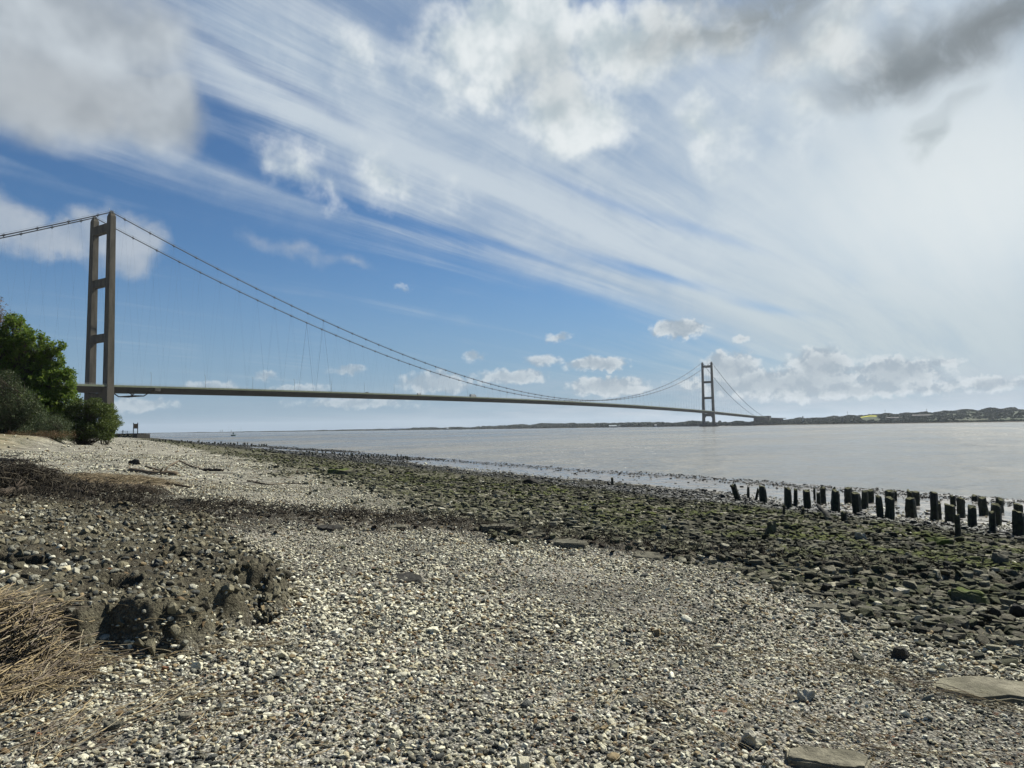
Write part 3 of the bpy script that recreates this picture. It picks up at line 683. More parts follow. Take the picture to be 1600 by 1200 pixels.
def rubble():
    P = []; D = []
    for n, r0, r1, a, b, e in ((28000, 4.5, 9, .02, .20, 2.7), (32000, 9, 16, .03, .23, 2.4), (32000, 16, 34, .05, .28, 2.1), (22000, 34, 80, .11, .36, 1.8), (9000, 80, 260, .25, .6, 1.4)):
        x, y = sample(n, r0, r1); rm = rock_mask(x, y); k = rng.random(n) < rm**1.3
        x, y = x[k], y[k]; P.append(np.stack([x, y], 1)); D.append(a+(b-a)*rng.random(len(x))**e)
    # sparse stones over the gravel next to the rubble
    n = 2600; x, y = sample(n, 4, 40); s = s_of(x, y); k = (rock_mask(x, y) < .5) & (rng.random(n) < sstep(33, 26.5, s)*.45) & (s > 20) & (shelf_mask(x, y) < -.1)
    P.append(np.stack([x[k], y[k]], 1)); D.append(rng.uniform(.05, .16, k.sum()))
    # bar of small stones and weed at the water's edge
    n = 90000; x, y = sample(n, 24, 150, 42, 2); k = rng.random(n) < bar_mask(x, y)*.95; x, y = x[k], y[k]
    P.append(np.stack([x, y], 1)); D.append(rng.uniform(.03, .13, len(x))*(1+np.hypot(x, y)/90))
    # a few loose stones on the mud
    n = 1500; x, y = sample(n, 18, 90, 42, 2); s = s_of(x, y); k = (s > 3) & (s < 12) & (rock_mask(x, y) < .3); x, y = x[k], y[k]
    P.append(np.stack([x, y], 1)); D.append(rng.uniform(.05, .22, len(x)))
    # weed-blackened stones packed round the old stake rows
    for pa, pb, m_, w_ in (((228, 687), (430, 699), 5000, 2.2), ((430, 700), (560, 707), 2200, .8), ((440, 707), (645, 719), 5000, 1.6)):
        a_, b_ = np.array(spot(*pa)[:2]), np.array(spot(*pb)[:2]); t_ = rng.random(m_)**.8; q = b_+np.outer(t_, a_-b_)+rng.normal(0, w_, (m_, 2))*np.array([1, .6])
        P.append(q); D.append(rng.uniform(.12, .42, m_)*(1+t_*.8))
    P = np.concatenate(P); d = np.concatenate(D); n = len(P)
    s = s_of(P[:, 0], P[:, 1])
    base = np.array([(.10, .094, .066), (.055, .055, .035), (.135, .128, .092), (.070, .070, .044), (.19, .18, .135), (.036, .036, .027), (.11, .104, .078), (.29, .275, .21)])
    c = .86*base[rng.choice(8, n, p=[.2, .18, .16, .14, .07, .14, .08, .03])]*rng.uniform(.8, 1.2, (n, 1))
    up = sstep(22, 27, s)[:, None]; c = c*(1+up*.9)
    rot = np.stack([rng.normal(0, .17, n), rng.normal(0, .17, n), rng.uniform(0, 6.28, n)], 1)
    scl = d[:, None]*rng.uniform(.8, 1.25, (n, 3))*np.array([1.1, 1.0, .78])
    idx = rng.integers(0, len(rub_src), n); z = terr(P[:, 0], P[:, 1])+d*rng.uniform(-.02, .15, n)
    # the 280 that show largest near the camera become rocks of their own
    r = np.hypot(P[:, 0], P[:, 1]); ang = np.abs(np.degrees(np.arctan2(P[:, 0], P[:, 1])))
    score = np.where((ang < 36) & (r < 60) & (rock_mask(P[:, 0], P[:, 1]) > .5), d/r, 0); top = np.argsort(-score)[:285]
    m = np.ones(n, bool); m[top] = False
    scatter('rubble', rub_src, np.column_stack([P, z])[m], rot[m], scl[m], idx[m], c[m], 'small dark broken stones packed over the lower beach', 'rubble')
    LM = [('the mossy rectangular block', 1512, 942), ('the big cracked flat slab', 892, 850), ('the long low stone ledge', 778, 828), ('the pale upright wedge stone', 1347, 846), ('the square moss-topped block', 1205, 836),
          ('the pale pyramid-shaped rock', 1563, 882), ('the big flat-topped rock', 1468, 855), ('the dark wedge boulder', 1290, 926), ('the grey angular slab', 1012, 872), ('the tallest timber post', 1460, 812),
          ('the leaning forked post', 1155, 783), ('the lone mud-edge stump', 957, 758), ('the raised-end brown slab', 1485, 976), ('the wide black boulder', 832, 756), ('the dark round boulder', 1592, 965), ('the sloping-topped post', 1519, 825)]
    LW = [spot(a, b) for _, a, b in LM]; TONE = [('grey-brown', (.11, .102, .075)), ('dark', (.045, .043, .032)), ('pale tan', (.20, .185, .135)), ('olive-grey', (.075, .077, .046))]
    mats = []
    for tn, tc_ in TONE:
        def bb(t, p, out, tc_=tc_):
            b_stone('rock')(t, p, out)
            n = t.node('ShaderNodeTexNoise', None, Scale=1.0)
            for lk in list(t.l):
                if lk.from_node.type == 'VALTORGB' and lk.from_node.inputs[0].links and lk.from_node.inputs[0].links[0].from_node.type == 'OBJECT_INFO':
                    dst = lk.to_socket; t.l.remove(lk); dst.default_value = (*tc_, 1)
        mats.append(material('shore_rock_'+tn.replace(' ', '_').replace('-', '_'), bb))
    info = []; DW = math.dist
    for j, i in enumerate(top):
        k = int(rng.choice(4, p=[.4, .25, .13, .22])); mi = int(rng.integers(0, 12))
        o = bpy.data.objects.new('rock', rock_meshes[mi]); C.objects.link(o)
        o.location = (P[i, 0], P[i, 1], z[i]); o.rotation_euler = [float(a) for a in rot[i]]; o.scale = [float(a) for a in scl[i]*1.05]
        o.material_slots[0].link = 'OBJECT'; o.material_slots[0].material = mats[k]
        w_ = scl[i]; sz = 'small' if d[i] < .16 else 'medium' if d[i] < .24 else 'large'
        sh = 'long' if w_[0] > 1.4*w_[1] else 'flat' if w_[2] < .72*w_[0] else 'chunky'
        dd = [DW(L_[:2], (P[i, 0], P[i, 1])) for L_ in LW]; q = int(np.argmin(dd)); bp = math.degrees(atan2(P[i, 0], P[i, 1]))-math.degrees(atan2(LW[q][0], LW[q][1])); dr = r[i]-math.hypot(*LW[q][:2])
        rel = ('left of' if bp < 0 else 'right of') if abs(radians(bp)*r[i]) > abs(dr) else ('beyond' if dr > 0 else 'in front of')
        info.append([o, f'{sz} {sh} {TONE[k][0]} rock {rel} {LM[q][0]}', dd[q]])
    ordw = ['closest', 'second closest', 'third closest', 'fourth closest', 'fifth closest', 'sixth closest', 'seventh closest', 'eighth closest', 'ninth closest', 'tenth closest']
    from collections import defaultdict
    G = defaultdict(list)
    for it in info: G[it[1]].append(it)
    for lab, its in G.items():
        its.sort(key=lambda q: q[2])
        for n_, it in enumerate(its): tag(it[0], lab if len(its) == 1 else lab+', '+ordw[min(n_, 9)], 'rock', 'angular rocks strewn over the lower beach')
rubble()

# ------------------------------------------------------------------ single blocks and slabs
def block(name, label, px, py, L, Wd, H, rz, mat, tilt=(0, 0), seed=0, sink=.3, group=None, pts=None):
    """irregular weathered block; px,py is where its middle sits on the beach"""
    x, y, z = spot(px, py); rr = random.Random(seed+900)
    bm = bmesh.new()
    if pts is None:
        n = 7; pts = []
        for k in range(n):
            a = 2*pi*k/n+rr.uniform(-.25, .25); q = rr.uniform(.8, 1.0)
            ca, sa = cos(a), sin(a); m_ = max(abs(ca), abs(sa)); pts.append((ca/m_**.6*q*.5, sa/m_**.6*q*.5))
    lo = [bm.verts.new((p[0]*L*1.04, p[1]*Wd*1.04, -H*.5)) for p in pts]; hi = [bm.verts.new((p[0]*L*rr.uniform(.93, 1), p[1]*Wd*rr.uniform(.93, 1), H*.5*rr.uniform(.8, 1.05))) for p in pts]
    n = len(pts); bm.faces.new(hi); bm.faces.new(lo[::-1])
    for k in range(n): bm.faces.new((lo[k], lo[(k+1) % n], hi[(k+1) % n], hi[k]))
    bmesh.ops.bevel(bm, geom=list(bm.edges), offset=min(H*.16, .03), segments=2, affect='EDGES')
    bmesh.ops.triangulate(bm, faces=bm.faces)
    for _ in range(3):
        lim = max(L, Wd)/14
        e = [e for e in bm.edges if e.calc_length() > lim]
        if e: bmesh.ops.subdivide_edges(bm, edges=e, cuts=1)
        bmesh.ops.triangulate(bm, faces=bm.faces)
    from mathutils import noise
    off = Vector((seed*3.1, seed*1.7, 0)); lump = name in ('boulder', 'pale_stone', 'seaweed_covered_rock', 'red_stone', 'brown_stone')
    if lump:
        bm.free(); src_ = rock_mesh(400+seed, None, (.5, .8), sub=3); bm = bmesh.new(); bm.from_mesh(src_); bpy.data.meshes.remove(src_)
        zz_ = max(v.co.z for v in bm.verts)-min(v.co.z for v in bm.verts)
        for v in bm.verts: v.co = Vector((v.co.x*L*1.05, v.co.y*Wd*1.25, v.co.z*H/zz_))
    for v in bm.verts:
        am = max(L, Wd)*(.035 if not lump else .05); f1 = 3/max(L, Wd)
        v.co += Vector((noise.noise(v.co*f1+off), noise.noise(v.co*f1+off+Vector((5, 0, 0))), 0))*am*1.6+Vector((0, 0, noise.noise(v.co*f1*1.6+off+Vector((0, 7, 0)))*H*.22+noise.noise(v.co*22+off)*.006))
        v.co += Vector((noise.noise(v.co*f1*4+off), noise.noise(v.co*f1*4-off), noise.noise(v.co*f1*5)))*min(am, H)*.22
    me = bpy.data.meshes.new(name); bm.to_mesh(me); bm.free(); me.materials.append(mat)
    o = bpy.data.objects.new(name, me); C.objects.link(o); o.location = (x, y, z+H*(.5-sink)); o.rotation_euler = (tilt[0], tilt[1], rz)
    return tag(o, label, name.replace('_', ' ').split()[-1] if name not in ('stone_slab', 'concrete_slab') else 'slab', group)
block('concrete_slab', 'large pale concrete slab with broken left end at the right edge of the shingle', 1585, 1090, 1.0, .33, .10, -.12, MSLAB, (.04, .0), 1, .34, pts=[(-.5, .05), (-.32, -.5), (.5, -.5), (.5, .5), (-.42, .42)])
block('stone_slab', 'pale flat slab corner at the very bottom of the shingle right of centre', 1290, 1198, .44, .22, .06, -.2, MSLAB, (.05, .03), 2, .1)
block('boulder', 'lone dark pitted boulder on the shingle left of the big concrete slab', 1408, 1030, .19, .12, .10, .1, MDARK, (0, 0), 3, .15)
block('mossy_block', 'rectangular stone block with green moss on its sides beside the lower rubble', 1512, 942, .46, .22, .17, -.25, MMOSS, (0, .05), 4, .2)
FL = 'flat stones lying flush in the shingle'
block('stone_slab', 'large cracked flat slab at the top of the shingle right of centre', 892, 850, .62, .75, .07, -.3, MSLABD, (-.02, .03), 5, .3, FL)
block('stone_slab', 'long low stone ledge at the upper edge of the shingle centre', 778, 828, .72, .42, .10, .05, MSLABD, (0, 0), 6, .2, FL)
block('stone_slab', 'grey flat stone sunk at the far edge of the left shingle', 516, 829, .5, .40, .08, -.1, MDARK, (.05, .05), 7, .25, FL)
block('stone_slab', 'dark flat stone sunk into the middle of the pale shingle', 632, 906, .40, .42, .05, -.5, MDARK, (.08, .0), 8, .45, FL)
block('stone_slab', 'grey angular slab beside the rubble right of the cracked slab', 1012, 872, .52, .5, .08, -.3, MSLABD, (.06, .04), 9, .25, FL)
block('stone_slab', 'long thin flat slab almost buried below the rubble edge', 1290, 952, .52, .22, .05, -.12, MSLABD, (0, 0), 10, .35, FL)
block('stone_slab', 'short buried slab just right of the long thin buried slab', 1360, 957, .27, .2, .06, -.5, MSLABD, (.03, .05), 11, .25, FL)
block('stone_slab', 'brown slab with a raised dark left end below the mossy block', 1485, 976, .36, .2, .08, -.1, MSLABD, (0, -.12), 12, .25, FL)
block('stone_slab', 'flat brown slab at the edge of the wrack left of the stone ledge', 620, 826, .32, .3, .06, .2, MSLABD, (.04, 0), 27, .25, FL)
block('boulder', 'dark wedge-shaped boulder at the border between rubble and shingle', 1290, 926, .20, .14, .14, .5, MDARK, (.2, .1), 13, .2)
block('boulder', 'dark round boulder in the rubble right of the mossy block', 1592, 965, .22, .16, .14, .3, MDARK, (.1, .1), 14, .2)
block('pale_stone', 'pale upright wedge of stone tilted out of the dark rubble', 1347, 846, .36, .11, .24, -.55, MWHITE, (.5, .35), 15, .2)
block('boulder', 'square dark block with a mossy top standing in the rubble', 1205, 836, .30, .24, .28, .3, MMOSS, (.05, 0), 16, .15)
block('boulder', 'big flat-topped rock in the rubble below the right posts', 1468, 855, .62, .42, .20, -.1, MMOSS, (.02, .05), 17, .2)
block('boulder', 'pale pyramid-shaped rock in the dark rubble near the right edge', 1563, 882, .34, .3, .20, .4, MSLABD, (.1, .05), 18, .2)
block('pale_stone', 'pale rounded stone at the shingle border left of the mossy block', 1408, 930, .22, .14, .10, -.5, MWHITE, (.1, 0), 19, .25)
block('pale_stone', 'white chalk lump on the shingle below centre right', 1262, 1093, .14, .08, .07, .2, MWHITE, (.1, .1), 20, .15)
block('pale_stone', 'knobbly white flint at the bottom of the shingle', 1170, 1170, .10, .09, .08, .9, MWHITE, (.2, .1), 21, .1)
block('brown_stone', 'flat grey-brown stone in the shingle beside the reed heap', 178, 1143, .11, .08, .05, .3, MSLABD, (.2, 0), 22, .1)
block('red_stone', 'reddish brick fragment on the shingle under the earth shelf', 259, 1049, .06, .045, .035, .2, plain('brick_red', (.22, .095, .05), .9), (.1, .1), 23, .1)
block('red_stone', 'small orange brick chip near the bottom left corner', 60, 1153, .03, .022, .02, .2, plain('brick_orange', (.40, .13, .045), .9), (.1, .1), 24, .1)
block('seaweed_covered_rock', 'low rock draped in black weed in front of the driftwood log', 210, 726, .72, .5, .32, .1, MDARK, (0, 0), 25, .2)
block('stone_slab', 'grey stone slab in the wrack line on the left', 300, 784, .34, .3, .10, .2, MSLABD, (.1, .1), 26, .2, FL)
block('stone_slab', 'dark flat boulder with a shadowed front in the green rubble left of centre', 533, 742, 1.5, .9, .3, -.1, MMOSS, (.03, 0), 28, .25)
block('boulder', 'wide black boulder at the lower edge of the rubble right of centre', 832, 756, 1.0, .6, .35, 0, MDARK, (0, 0), 29, .25)

# ------------------------------------------------------------------ driftwood
def log(name, label, path, r0, r1, mat, seed=0, knots=2, cat='driftwood', n=10, lift=.6):
    """path = list of sight positions on the beach"""
    W_ = [Vector(spot(*p[:2])) for p in path]
    for q, p in zip(W_, path): q.z += r0*lift+(p[2] if len(p) > 2 else 0)
    rr = random.Random(seed); pts = []
    seg = 8
    for i in range(len(W_)-1):
        for k in range(seg): pts.append(W_[i].lerp(W_[i+1], k/seg))
    pts.append(W_[-1])
    for i, p in enumerate(pts): p += Vector((rr.uniform(-1, 1), rr.uniform(-1, 1), rr.uniform(-.6, .6)))*r0*.28
    m = len(pts); rad = [(r0+(r1-r0)*i/(m-1))*rr.uniform(.86, 1.12) for i in range(m)]
    rad[0] *= .75; rad[-1] *= .7
    c = pts[m//2].copy()
    b = MB(); b.tube([p-c for p in pts], rad, n)
    for k in range(knots):
        i = rr.randint(2, m-3); q = pts[i]-c; d = Vector((rr.uniform(-1, 1), rr.uniform(-1, 1), rr.uniform(.2, 1))).normalized()
        b.tube([q, q+d*rad[i]*2.0, q+d*rad[i]*3.2+Vector((0, 0, rad[i]*.3))], [rad[i]*.4, rad[i]*.28, rad[i]*.1], 6)
    o = b.build(name, mat, None, True); o.location = c
    return tag(o, label, cat)
log('driftwood_log', 'thick weathered driftwood log lying on the pale shingle left of centre', [(203, 736), (240, 742), (276, 743)], .085, .12, MDRIFT, 1, 3)
log('driftwood_branch', 'broken branch resting along the top of the thick driftwood log', [(226, 734, .12), (250, 740, .10)], .05, .03, MDRIFT, 2, 1)
log('driftwood_branch', 'humped thin branch with a thick right end beyond the driftwood log', [(264, 729), (280, 726, .18), (298, 731, .05), (322, 736)], .035, .05, MDRIFT, 3, 1)
log('driftwood_branch', 'short thick dark branch end lying right of the humped branch', [(320, 736), (348, 737)], .08, .07, MDRIFTD, 4, 1)
log('long_stick', 'long bent stick with a hooked right end on the shingle beyond the wrack', [(386, 752), (420, 758), (455, 756), (476, 757), (489, 750)], .028, .016, MDRIFT, 5, 1, 'stick')
log('driftwood_branch', 'long dark branch lying below the thick log beside the wrack', [(222, 756), (262, 757), (300, 763)], .04, .025, MDRIFTD, 6, 2)
log('driftwood_log', 'dark rotten log in the wrack at the far left', [(0, 775), (22, 772), (50, 769)], .10, .08, MDRIFTD, 7, 3)
log('driftwood_log', 'dark gnarled log in the middle of the left wrack heap', [(88, 766), (122, 771), (148, 775)], .06, .07, MDRIFTD, 8, 3)
log('driftwood_branch', 'dark branch sticking out of the wrack heap on the left', [(28, 763, .1), (60, 758, .2), (92, 752, .28)], .05, .02, MDRIFTD, 9, 2)
log('driftwood_log', 'short black log on the left above the wrack near the frame edge', [(0, 722), (22, 723), (33, 722)], .12, .08, MDARK, 10, 2)
log('driftwood_branch', 'thin branch lying at the left of the gravel below the trees', [(8, 714), (32, 712)], .05, .03, MDARK, 11, 1)
log('fallen_branch', 'dark fallen branch with twigs reaching down from the dark bush onto the shingle', [(142, 687, 1.6), (156, 690, .9), (168, 696, .1)], .16, .09, MDARK, 12, 5, 'branch')

# ------------------------------------------------------------------ stalks and wrack
def stalk_mesh(k, bend, taper=.6):
    rr = random.Random(k); b = MB(); n = 6; pts = []; ax = rr.uniform(-1, 1)*bend; ay = rr.uniform(-1, 1)*bend
    for i in range(n): u = i/(n-1)-.5; pts.append((u, ax*(u*u-.25)+rr.uniform(-1, 1)*bend*.08, ay*(u*u-.25)+rr.uniform(-1, 1)*bend*.08))
    b.tube(pts, [.5*(1-(1-taper)*i/(n-1))*.01 for i in range(n)], 5)
    me = bpy.data.meshes.new('stalk'); me.from_pydata(b.v, [], b.f); me.materials.append(MTWIG); me.polygons.foreach_set('use_smooth', [True]*len(me.polygons)); return me
stk_src = [src('stalk_shape', stalk_mesh(k, .12)) for k in range(5)]
twg_src = [src('twig_shape', stalk_mesh(30+k, .6)) for k in range(6)]
STC = .80*np.array([(.38, .30, .17), (.28, .225, .14), (.20, .165, .125), (.25, .205, .16), (.46, .40, .27), (.12, .10, .075)])
def stalks(name, srcs, x, y, z, L, dia, yaw, pitch, cols, label, cat):
    n = len(x); rot = np.stack([rng.uniform(0, 6.28, n)*0, -pitch, yaw], 1); scl = np.stack([L, dia*100, dia*100], 1)
    return scatter(name, srcs, np.column_stack([x, y, z]), rot, scl, rng.integers(0, len(srcs), n), cols, label, cat)
def reeds():
    # heap of washed-up reed stalks, bottom left
    n = 2900
    u = rng.normal(0, 1, n); v = rng.normal(0, 1, n)
    cx, cy = -3.12, 4.22; ux, uy = -.28, .96       # main lie of the heap
    x = cx+u*.36*ux-v*.30*uy; y = cy+u*.36*uy+v*.30*ux
    q = np.exp(-(u*u+v*v)*.32); hz = terr(x, y)
    z = hz+.01+rng.random(n)*.11*q
    yaw = np.where(rng.random(n) < .55, atan2(.96, -.10)+rng.normal(0, .28, n), rng.uniform(0, 3.14, n))
    L = rng.uniform(.15, .70, n); A_ = spot(185, 1015); B_ = spot(40, 1190); keep = ((B_[0]-A_[0])*(y-A_[1])-(B_[1]-A_[1])*(x-A_[0]) < 0) & (y < 4.45); k = keep
    pit = rng.normal(0, .10, n)+(rng.random(n) < .03)*rng.uniform(.2, .9, n)
    c = STC[rng.choice(6, n, p=[.28, .24, .16, .14, .10, .08])]*rng.uniform(.8, 1.15, (n, 1))
    stalks('reed_heap', stk_src, x[k], y[k], z[k], L[k], rng.uniform(.003, .008, n)[k], yaw[k], pit[k], c[k], 'matted heap of dry brown reed stalks at the bottom left corner', 'reeds')
    # loose stalks across the shingle
    xs = []; ys = []; yw = []; Ls = []; ds = []
    def band(p0, p1, m, w, yawsd, L0, L1, off=0):
        a = np.array(spot(*p0)[:2]); b = np.array(spot(*p1)[:2]); t = rng.random(m); d = b-a; yy = atan2(d[1], d[0])
        nx = np.array([-sin(yy), cos(yy)]); q = a+np.outer(t, d)+np.outer(rng.normal(0, w, m), nx)
        xs.append(q[:, 0]); ys.append(q[:, 1]); yw.append(yy+off+rng.normal(0, yawsd, m)); Ls.append(rng.uniform(L0, L1, m)); ds.append(rng.uniform(.002, .0055, m))
    band((110, 1020), (460, 1010), 26, .16, .5, .10, .42); band((100, 1060), (420, 1110), 60, .12, .35, .12, .5); band((60, 1160), (340, 1090), 40, .10, .35, .12, .5)
    band((230, 1010), (440, 1010), 45, .07, .25, .12, .4); band((300, 1140), (480, 1200), 26, .10, 1.2, .1, .35); band((0, 1200), (140, 1110), 50, .12, .4, .15, .5)
    band((1040, 1010), (1560, 1080), 80, .16, .25, .08, .35); band((1160, 1090), (1420, 1190), 60, .14, .5, .08, .3); band((1000, 1090), (1180, 1190), 34, .02, .12, .10, .28)
    band((1330, 1050), (1600, 1120), 44, .05, .2, .08, .3); band((500, 1120), (1000, 1090), 26, .3, 1.2, .06, .2); band((850, 1160), (1600, 1190), 60, .12, .8, .06, .3)
    band((880, 1110), (960, 1090), 10, .03, .2, .1, .22); band((1220, 870), (1600, 1050), 60, .5, .5, .08, .3); band((960, 950), (1300, 1060), 40, .25, .4, .06, .2)
    x = np.concatenate(xs); y = np.concatenate(ys); n = len(x); yw = np.concatenate(yw); L = np.concatenate(Ls)
    z = terr(x, y)+.018+rng.random(n)*.02
    stalks('reed_stems', stk_src, x, y, z, L, np.concatenate(ds), yw, rng.normal(0, .05, n), STC[rng.choice(6, n, p=[.34, .2, .1, .08, .2, .08])]*rng.uniform(.8, 1.1, (n, 1)), 'loose straw-coloured reed stems scattered over the shingle', 'reeds')
    # tan straw mound between the wrack and the trees
    n = 7000; x = -12+rng.normal(0, 2.0, n); y = 20.2+rng.normal(0, 1.9, n); k = rng.random(n) < straw_mask(x, y)*.9+.06; x, y = x[k], y[k]; n = len(x)
    stalks('straw_mound', stk_src, x, y, terr(x, y)+rng.random(n)*.07, rng.uniform(.2, .8, n), rng.uniform(.005, .011, n), rng.uniform(0, 3.14, n), rng.normal(0, .12, n), np.array([(.30, .25, .16), (.25, .205, .13), (.20, .16, .105)])[rng.integers(0, 3, n)]*rng.uniform(.8, 1.1, (n, 1)), 'tan mound of dry straw on the shingle below the trees', 'straw')
    # dark strand line
    n = 70000; x = rng.uniform(-24, 6, n); y = rng.uniform(8, 25, n); wm = wrack_mask(x, y); k = rng.random(n) < wm*.95; x, y = x[k], y[k]; n = len(x)
    stalks('wrack', twg_src, x, y, terr(x, y)+rng.random(n)*.05, rng.uniform(.03, .20, n), rng.uniform(.004, .013, n), rng.normal(0, .7, n), rng.normal(0, .10, n), np.array([(.032, .028, .022), (.055, .047, .034), (.021, .019, .016), (.10, .085, .06)])[rng.choice(4, n, p=[.4, .25, .28, .07])], 'dark tangled strand line of seaweed and twigs across the beach', 'seaweed')
    n = 16000; x = rng.uniform(-20, 5, n); y = rng.uniform(8, 22, n); k = rng.random(n) < wrack_mask(x, y)*.9; x, y = x[k], y[k]; n = len(x); d = rng.uniform(.02, .13, n)
    scatter('wrack_clumps', rub_src, np.column_stack([x, y, terr(x, y)+d*.1]), np.stack([rng.normal(0, .3, n), rng.normal(0, .3, n), rng.uniform(0, 6.28, n)], 1), d[:, None]*rng.uniform(.6, 1.4, (n, 3))*np.array([1.3, 1, .6]), rng.integers(0, len(rub_src), n),
            np.array([(.045, .036, .028), (.10, .085, .062), (.03, .026, .022), (.20, .18, .14)])[rng.choice(4, n, p=[.4, .3, .2, .1])], 'dark clumps and small stones caught in the strand line', 'seaweed')
    # big brush heap at the left end of the strand line
    n = 3000; x = -12.3+rng.normal(0, 1.1, n); y = 16.9+(x+12.3)*-.35+rng.normal(0, .5, n); q = np.exp(-((x+12.3)/1.1)**2*.5)*(.3+1.1*fbm(x*1.3, y*1.3, 88, 3))
    stalks('brushwood_heap', twg_src, x, y, terr(x, y)+rng.random(n)*.42*q, rng.uniform(.2, .9, n), rng.uniform(.007, .022, n), rng.uniform(0, 3.14, n), rng.normal(0, .35, n), np.array([(.042, .036, .026), (.068, .057, .04), (.025, .022, .018)])[rng.integers(0, 3, n)], 'dark heap of brushwood and rotten twigs on the left wrack line', 'brushwood')
    n = 380; x = -9.0+rng.normal(0, .4, n); y = 16.9+rng.normal(0, .25, n)
    stalks('brushwood_heap', twg_src, x, y, terr(x, y)+rng.random(n)*.16, rng.uniform(.1, .4, n), rng.uniform(.005, .012, n), rng.uniform(0, 3.14, n), rng.normal(0, .3, n), np.array([(.07, .055, .04), (.11, .085, .06), (.035, .03, .025)])[rng.integers(0, 3, n)], 'small brown tangle of twigs right of the big brushwood heap', 'brushwood')
    # litter on the crusted shelf
    n = 9000; x, y = sample(n, 4, 17, 60); k = (shelf_mask(x, y) > .1) & (y > 6.2) & (rng.random(n) < sstep(6, 13, y)*.9); x, y = x[k], y[k]; n = len(x)
    stalks('twig_litter', twg_src, x, y, terr(x, y)+.006, rng.uniform(.03, .16, n), rng.uniform(.003, .01, n), rng.normal(0, .6, n), rng.normal(0, .1, n), np.array([(.05, .04, .03), (.12, .095, .065), (.03, .026, .022)])[rng.integers(0, 3, n)], 'dark twig litter pressed into the top of the earth shelf', 'litter')
reeds()

# ------------------------------------------------------------------ old timber posts
def post(px, top, base, w, lean=0.0, jag=.25, seed=0, label='', thin=False, name='timber_post', group='decayed timber posts at the edge of the mud', topmat=True, cat='post'):
    x, y, z = spot(px, base); dist = y; rr = random.Random(seed+5)
    Hh = (base-top)/FOC*dist*1.02; ww = max(w*.88/FOC*dist, .03); sink = .12
    n = 10; rows = 7; v = []; f = []; lean = lean if lean else rr.uniform(-.07, .07); bulge = rr.uniform(-.12, .10); slant = rr.uniform(-.5, .5)
    ro = rr.uniform(0, pi/2)
    for j in range(rows):
        u = j/(rows-1); zz = -sink+(Hh+sink)*u
        for k in range(n):
            a = 2*pi*k/n+ro; ca, sa = cos(a), sin(a); sq = 1/max(abs(cos(a-ro-.1)), abs(sin(a-ro-.1)))**.55
            r = ww*.5*sq*rr.uniform(.90, 1.06)*(1.06-.12*u+bulge*sin(pi*u))*(1 if j < rows-1 else .92)
            q = zz
            if j == rows-1: q = zz+rr.uniform(-1, .15)*ww*jag+(sa*.5+ca*slant)*ww*(jag*.5+.12)
            v.append((r*ca+lean*Hh*u, r*sa*.95, q))
    for j in range(rows-1):
        for k in range(n): k2 = (k+1) % n; f.append((j*n+k, j*n+k2, (j+1)*n+k2, (j+1)*n+k))
    b = MB(); b.add(v, f); o = b.build(name, MPOST); o.location = (x, y, z)
    tp = MB(); off = (rows-1)*n; cz = sum(q[2] for q in v[off:])/n-ww*.05
    tv = [(q[0], q[1], q[2]) for q in v[off:]]+[(lean*Hh, 0, cz)]
    tp.add(tv, [(k, (k+1) % n, n) for k in range(n)]); t_ = tp.build('top_face', MPTOP if topmat else MPOST, o)
    return tag(o, label, cat, group)
